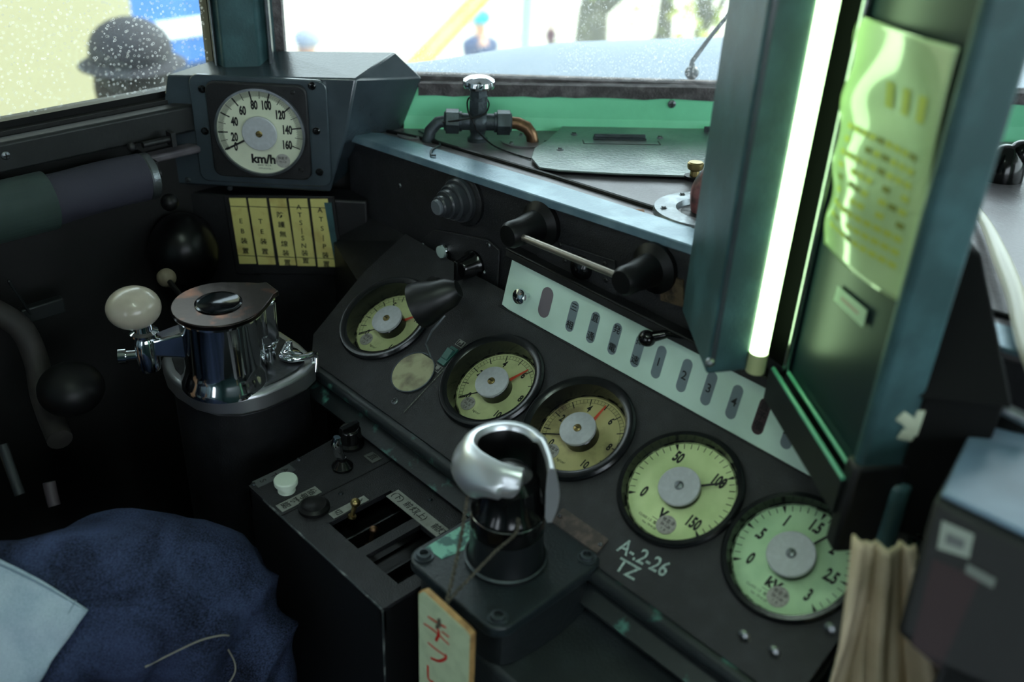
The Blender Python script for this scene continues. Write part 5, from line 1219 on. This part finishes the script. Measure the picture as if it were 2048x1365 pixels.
def figure(name, label, base, yaw, h, jacket, trousers, cap, arms=.25):
    M_ = Matrix.Translation(base) @ Matrix.Rotation(radians(yaw), 4, 'Z'); k_ = h/1.72
    e = thing('person', label, 'person', M_)
    S = [((0, 0, .92), .12), ((0, 0, 1.15), .13), ((0, 0, 1.38), .12), ((0, .0, 1.47), .055), ((0, .01, 1.56), .085), ((0, .01, 1.65), .08),
         ((-.10, 0, .86), .09), ((-.11, .03, .48), .06), ((-.11, 0, .10), .045), ((-.11, .13, .04), .04), ((.10, 0, .86), .09), ((.11, -.03, .48), .06), ((.11, -.02, .10), .045), ((.11, .11, .04), .04),
         ((-.20, 0, 1.36), .06), ((-.26, -.02, 1.10), .045), ((-.24, arms, .95), .035), ((-.24, arms+.08, .92), .03), ((.20, 0, 1.36), .06), ((.26, -.02, 1.10), .045), ((.24, arms*.6, .92), .035), ((.24, arms*.6+.08, .90), .03)]
    E_ = [(0, 1), (1, 2), (2, 3), (3, 4), (4, 5), (0, 6), (6, 7), (7, 8), (8, 9), (0, 10), (10, 11), (11, 12), (12, 13), (2, 14), (14, 15), (15, 16), (16, 17), (2, 18), (18, 19), (19, 20), (20, 21)]
    me = bpy.data.meshes.new('body'); me.from_pydata([V(p_)*k_ for p_, r in S], E_, []); me.materials.append(SKIN)
    bo = bpy.data.objects.new('body', me); C.objects.link(bo); bo.parent = e
    bo.modifiers.new('skin', 'SKIN').use_smooth_shade = True
    for i, (p_, r) in enumerate(S): me.skin_vertices[0].data[i].radius = (r*k_, r*k_)
    me.skin_vertices[0].data[0].use_root = True; bo.modifiers.new('sub', 'SUBSURF').levels = 1
    b = B(); b.M = Matrix.Scale(k_, 4)
    b.add(*loft([V((0, 0, .84)), V((0, 0, 1.1)), V((0, 0, 1.36)), V((0, 0, 1.46))], [.20, .20, .23, .09], [.15, .15, .15, .09], fold=.02, seg=28))
    for s_ in (-1, 1): b.add(*loft([V((s_*.19, 0, 1.38)), V((s_*.28, -.02, 1.10)), V((s_*.25, arms*(1 if s_ < 0 else .6), .95))], [.09, .07, .06], [.09, .07, .06], fold=.01, seg=20))
    b.done('jacket', jacket, e, smooth=180)
    b = B(); b.M = Matrix.Scale(k_, 4)
    for s_ in (-1, 1): b.add(*loft([V((s_*.09, 0, .92)), V((s_*.11, .02*-s_, .5)), V((s_*.11, 0, .08))], [.11, .085, .075], [.12, .09, .08], fold=.01, seg=20))
    b.done('trousers', trousers, e, smooth=180)
    b = B(); b.M = Matrix.Scale(k_, 4); b.ball((0, .0, 1.67), (.115, .125, .09), 24, 12); b.lathe([(.118, 1.64), (.15, 1.63), (.118, 1.65)], seg=24) if cap[1] else None
    b.done('cap', cap[0], e)
    b = B(); b.M = Matrix.Scale(k_, 4); b.ball((0, .105, 1.58), (.012, .02, .018), 8, 6); b.ball((-.035, .085, 1.605), .011, 8, 6); b.ball((.035, .085, 1.605), .011, 8, 6); b.done('face_features', mat('face shade', '#8f6a55', .6), e)
    if arms < .2:
        b = B(); b.M = Matrix.Scale(k_, 4); b.ball((0, -.02, 1.57), (.112, .115, .135), 28, 16); b.done('hair', mat('dark outdoor hair', '#15120f', .8), e)
    return e
navy = mat('navy jacket', '#262b3c', .8); blk_ = mat('dark coat', '#20222c', .8)
hp1 = dep(262, 105, 3.0)
figure('person', 'dark-clad person in a dark cap standing close outside the wet side window', (hp1.x, hp1.y, PLZ), 60, (hp1.z-PLZ)*1.035, blk_, blk_, (mat('dark cap', '#1c1d26', .8), True), arms=.1)
hp2 = dep(962, 35, 11.0)
figure('person', 'distant person in a turquoise cap and navy jacket ahead of the windscreen', (hp2.x, hp2.y, GZ), 150, (hp2.z-GZ)*1.03, mat('slate blue jacket', '#3a4766', .8), navy, (mat('turquoise cap', '#2fa6b8', .7), False))
hp3 = dep(1103, 48, 15.0)
figure('person', 'small distant person in dark clothes right of the grey pole', (hp3.x, hp3.y, GZ), 180, (hp3.z-GZ)*1.05, mat('dark red jacket', '#5a3440', .8), navy, (mat('dark cap', '#1c1d26', .8), False))
hp4 = dep(615, 72, 9.0)
figure('person', 'distant bluish figure at the left side of the windscreen', (hp4.x, hp4.y, GZ), 180, (hp4.z-GZ)*1.02, mat('pale blue jacket', '#7f93b5', .8), mat('pale trousers', '#8d95a6', .8), (mat('grey cap', '#8c929c', .8), False))
# grey pole, yellow barrier
g_ = dep(1053, 40, 12); e = thing('signal_pole', 'grey upright pole ahead of the windscreen', 'pole', Matrix.Translation((g_.x, g_.y, GZ)))
b = B(); b.cyl((0, 0, 0), (0, 0, 6), .075); b.lathe([(.16, 0), (.16, .05), (.08, .06)], seg=24); b.done('pole_shaft', mat('grey pole', '#8d9a94', .6), e)
y0, y1 = dep(975, -20, 6.6), dep(835, 128, 6.0)
e = thing('yellow_barrier', 'yellow striped slanting barrier arm ahead of the windscreen', 'barrier', Matrix.Translation(y1))
dd = (y0-y1); b = B(); b.tube([-dd*.2, dd*1.25], .062, 16); b.done('barrier_arm', mat('yellow paint', '#a8981c', .5, col2='#b8ac48', vs=6), e)
B().tube([-dd*.2+V((.05, .05, 0)), V((-dd.x*.2+.05, -dd.y*.2+.05, GZ-y1.z))], .06, 12).done('barrier_post', mat('grey post', '#9a9c94', .6), e)
# building beyond with pale windows
g_ = dep(720, 40, 19)
e = thing('far_building', 'bleached far building with tall bluish windows ahead of the windscreen', 'building', frame((g_.x, g_.y, GZ), (q2, q2, 0), (-q2, q2, 0), (0, 0, 1)))
b = B(); b.box((-2.5, .5, 3), (9, 1, 6)); b.done('wall', mat('white wall', '#e9e6da', .8), e, smooth=0)
for x_, w__ in ((-.30, .28), (.30, .22), (-1.6, .5), (-2.6, .4), (1.2, .3)):
    B().box((x_, -.01, 1.9), (w__, .06, 2.4)).done('tall_window', mat('bluish window glass', '#8ea4c4', .2), e, smooth=0)
# trees
bark = mat('tree bark', '#5a5a4c', .9, var=.3, vs=6); fol = mat('olive leaves', '#7d8a3c', .8, col2='#a9ae52', vs=3)
def tree(px, t, lab, r=.14, lean=.3, lf=220, zt=3.5):
    g_ = dep(px, 40, t); e = thing('tree', lab, 'tree', Matrix.Translation((g_.x, g_.y, GZ)), None)
    b = B(); b.tube([(0, 0, 0), (0, 0, 1.0), (lean*.3, lean*.3, 2.0), (lean, lean, zt)], [r*1.3, r, r*.8, r*.4], 12)
    b.tube([(0, 0, 1.2), (-lean*.8, -lean*.8, 2.2), (-lean*1.4, -lean*1.3, zt)], [r*.8, r*.6, r*.3], 10); b.tube([(0, 0, .9), (lean*1.4, lean*1.2, 1.7), (lean*2.4, lean*2.2, 2.4)], [r*.6, r*.4, r*.2], 10)
    b.done('trunk', bark, e); R2 = random.Random(px); b = B()
    for i in range(lf):
        c_ = V((R2.gauss(0, .5), R2.gauss(0, .5), 1.7+R2.gauss(0, .7))); d1 = V((R2.uniform(-1, 1), R2.uniform(-1, 1), R2.uniform(-1, 1))).normalized()*.10; d2 = d1.cross(V((R2.uniform(-1, 1), R2.uniform(-1, 1), 1))).normalized()*.06
        b.add([c_-d1, c_+d2, c_+d1, c_-d2], [(0, 1, 2, 3)])
    b.done('foliage', fol, e, smooth=0)
tree(1185, 14, 'bare forked tree trunk right of the grey pole', .22, .45, 60)
tree(1330, 16, 'olive green leafy tree near the wiper ahead of the windscreen', .12, .3, 420)
tree(1405, 13, 'dark thin tree beside the lamp housing edge ahead of the windscreen', .10, .2, 160)
# bonnet of the train in front of the windscreen and the wiper
nm = mat('glossy pale blue grey bonnet', '#6a7c92', .5, col2='#7c8a99', vs=1.2, spec=.15)
bn = thing('train_bonnet', 'rounded pale blue grey bonnet of the train below the windscreen', 'train nose', Matrix.Translation((0, 1.9, 0)))
b = B(); vs = []; n1 = 50
KA = [(-.30, .02), (-.16, .12), (-.035, .25), (.056, .36), (.19, .46), (.545, .58), (1.0, .65), (1.6, .62), (2.4, .4)]
def wof(a):
    for (a0_, w0_), (a1_, w1_) in zip(KA, KA[1:]):
        if a <= a1_: return w0_+(w1_-w0_)*(a-a0_)/(a1_-a0_)
    return KA[-1][1]
prof = [(0, 1.145), (.25, 1.142), (.5, 1.134), (.7, 1.118), (.85, 1.095), (.94, 1.06), (1.0, .98), (1.03, .8), (1.05, .3), (1.05, -1.6)]
for i in range(n1+1):
    a = -.30+2.7*i/n1; w0_ = wof(a)
    for u_, z_ in prof: vs.append(tuple(W(a, WB+.056+u_*w0_, z_)-V((0, 1.9, 0))))
m2_ = len(prof); fs = [(i*m2_+j, i*m2_+j+1, (i+1)*m2_+j+1, (i+1)*m2_+j) for i in range(n1) for j in range(m2_-1)]
b.add(vs, fs); b.done('bonnet_shell', nm, bn, smooth=180)
w1, w2 = onM(1385, 122, WF, -.06), onM(1462, 18, WF, -.05)
wp = thing('windscreen_wiper', 'thin dark wiper arm outside the front windscreen', 'wiper', WF)
b = B(); b.tube([(w1.x, w1.y-.015, -.058), (w1.x, w1.y, -.06), ((w1.x+w2.x)/2, (w1.y+w2.y)/2, -.055), (w2.x+.08, w2.y+.11, -.05)], [.006, .0035, .003, .0022], 10); b.ball((w1.x, w1.y-.015, -.055), .010); b.done('wiper_arm', GUN, wp)

# ---- pieces of parts go one level deeper
for kid, par in (('hub_screw', 'hub_disc'), ('button_face', 'stepped_body'), ('selector_ring', 'black_selector'), ('hinge', 'cover_plate'), ('brass_knob', 'cover_plate'), ('wire_clip', 'lamp_hood'),
                 ('spindle_ring', 'spindle'), ('end_cap', 'rolled_cloth'), ('red_writing', 'painted_face'), ('clip_boss', 'base_plate'), ('cap_disc', 'cap_plate'), ('tube_cap', 'glowing_tube'), ('housing_screw', 'lamp_housing'),
                 ('housing_seam', 'lamp_housing'), ('side_stub', 'handle_post'), ('white_button', 'button_ring'), ('hem_stitching', 'shirt_tail'), ('label_print', 'white_label'), ('inner_lip', 'tray'), ('scribed_outline', 'cover_plate')):
    for o in list(C.objects):
        if o.name.split('.')[0] == kid and o.parent is not None:
            for p_ in o.parent.children:
                if p_.name.split('.')[0] == par: o.parent = p_; break
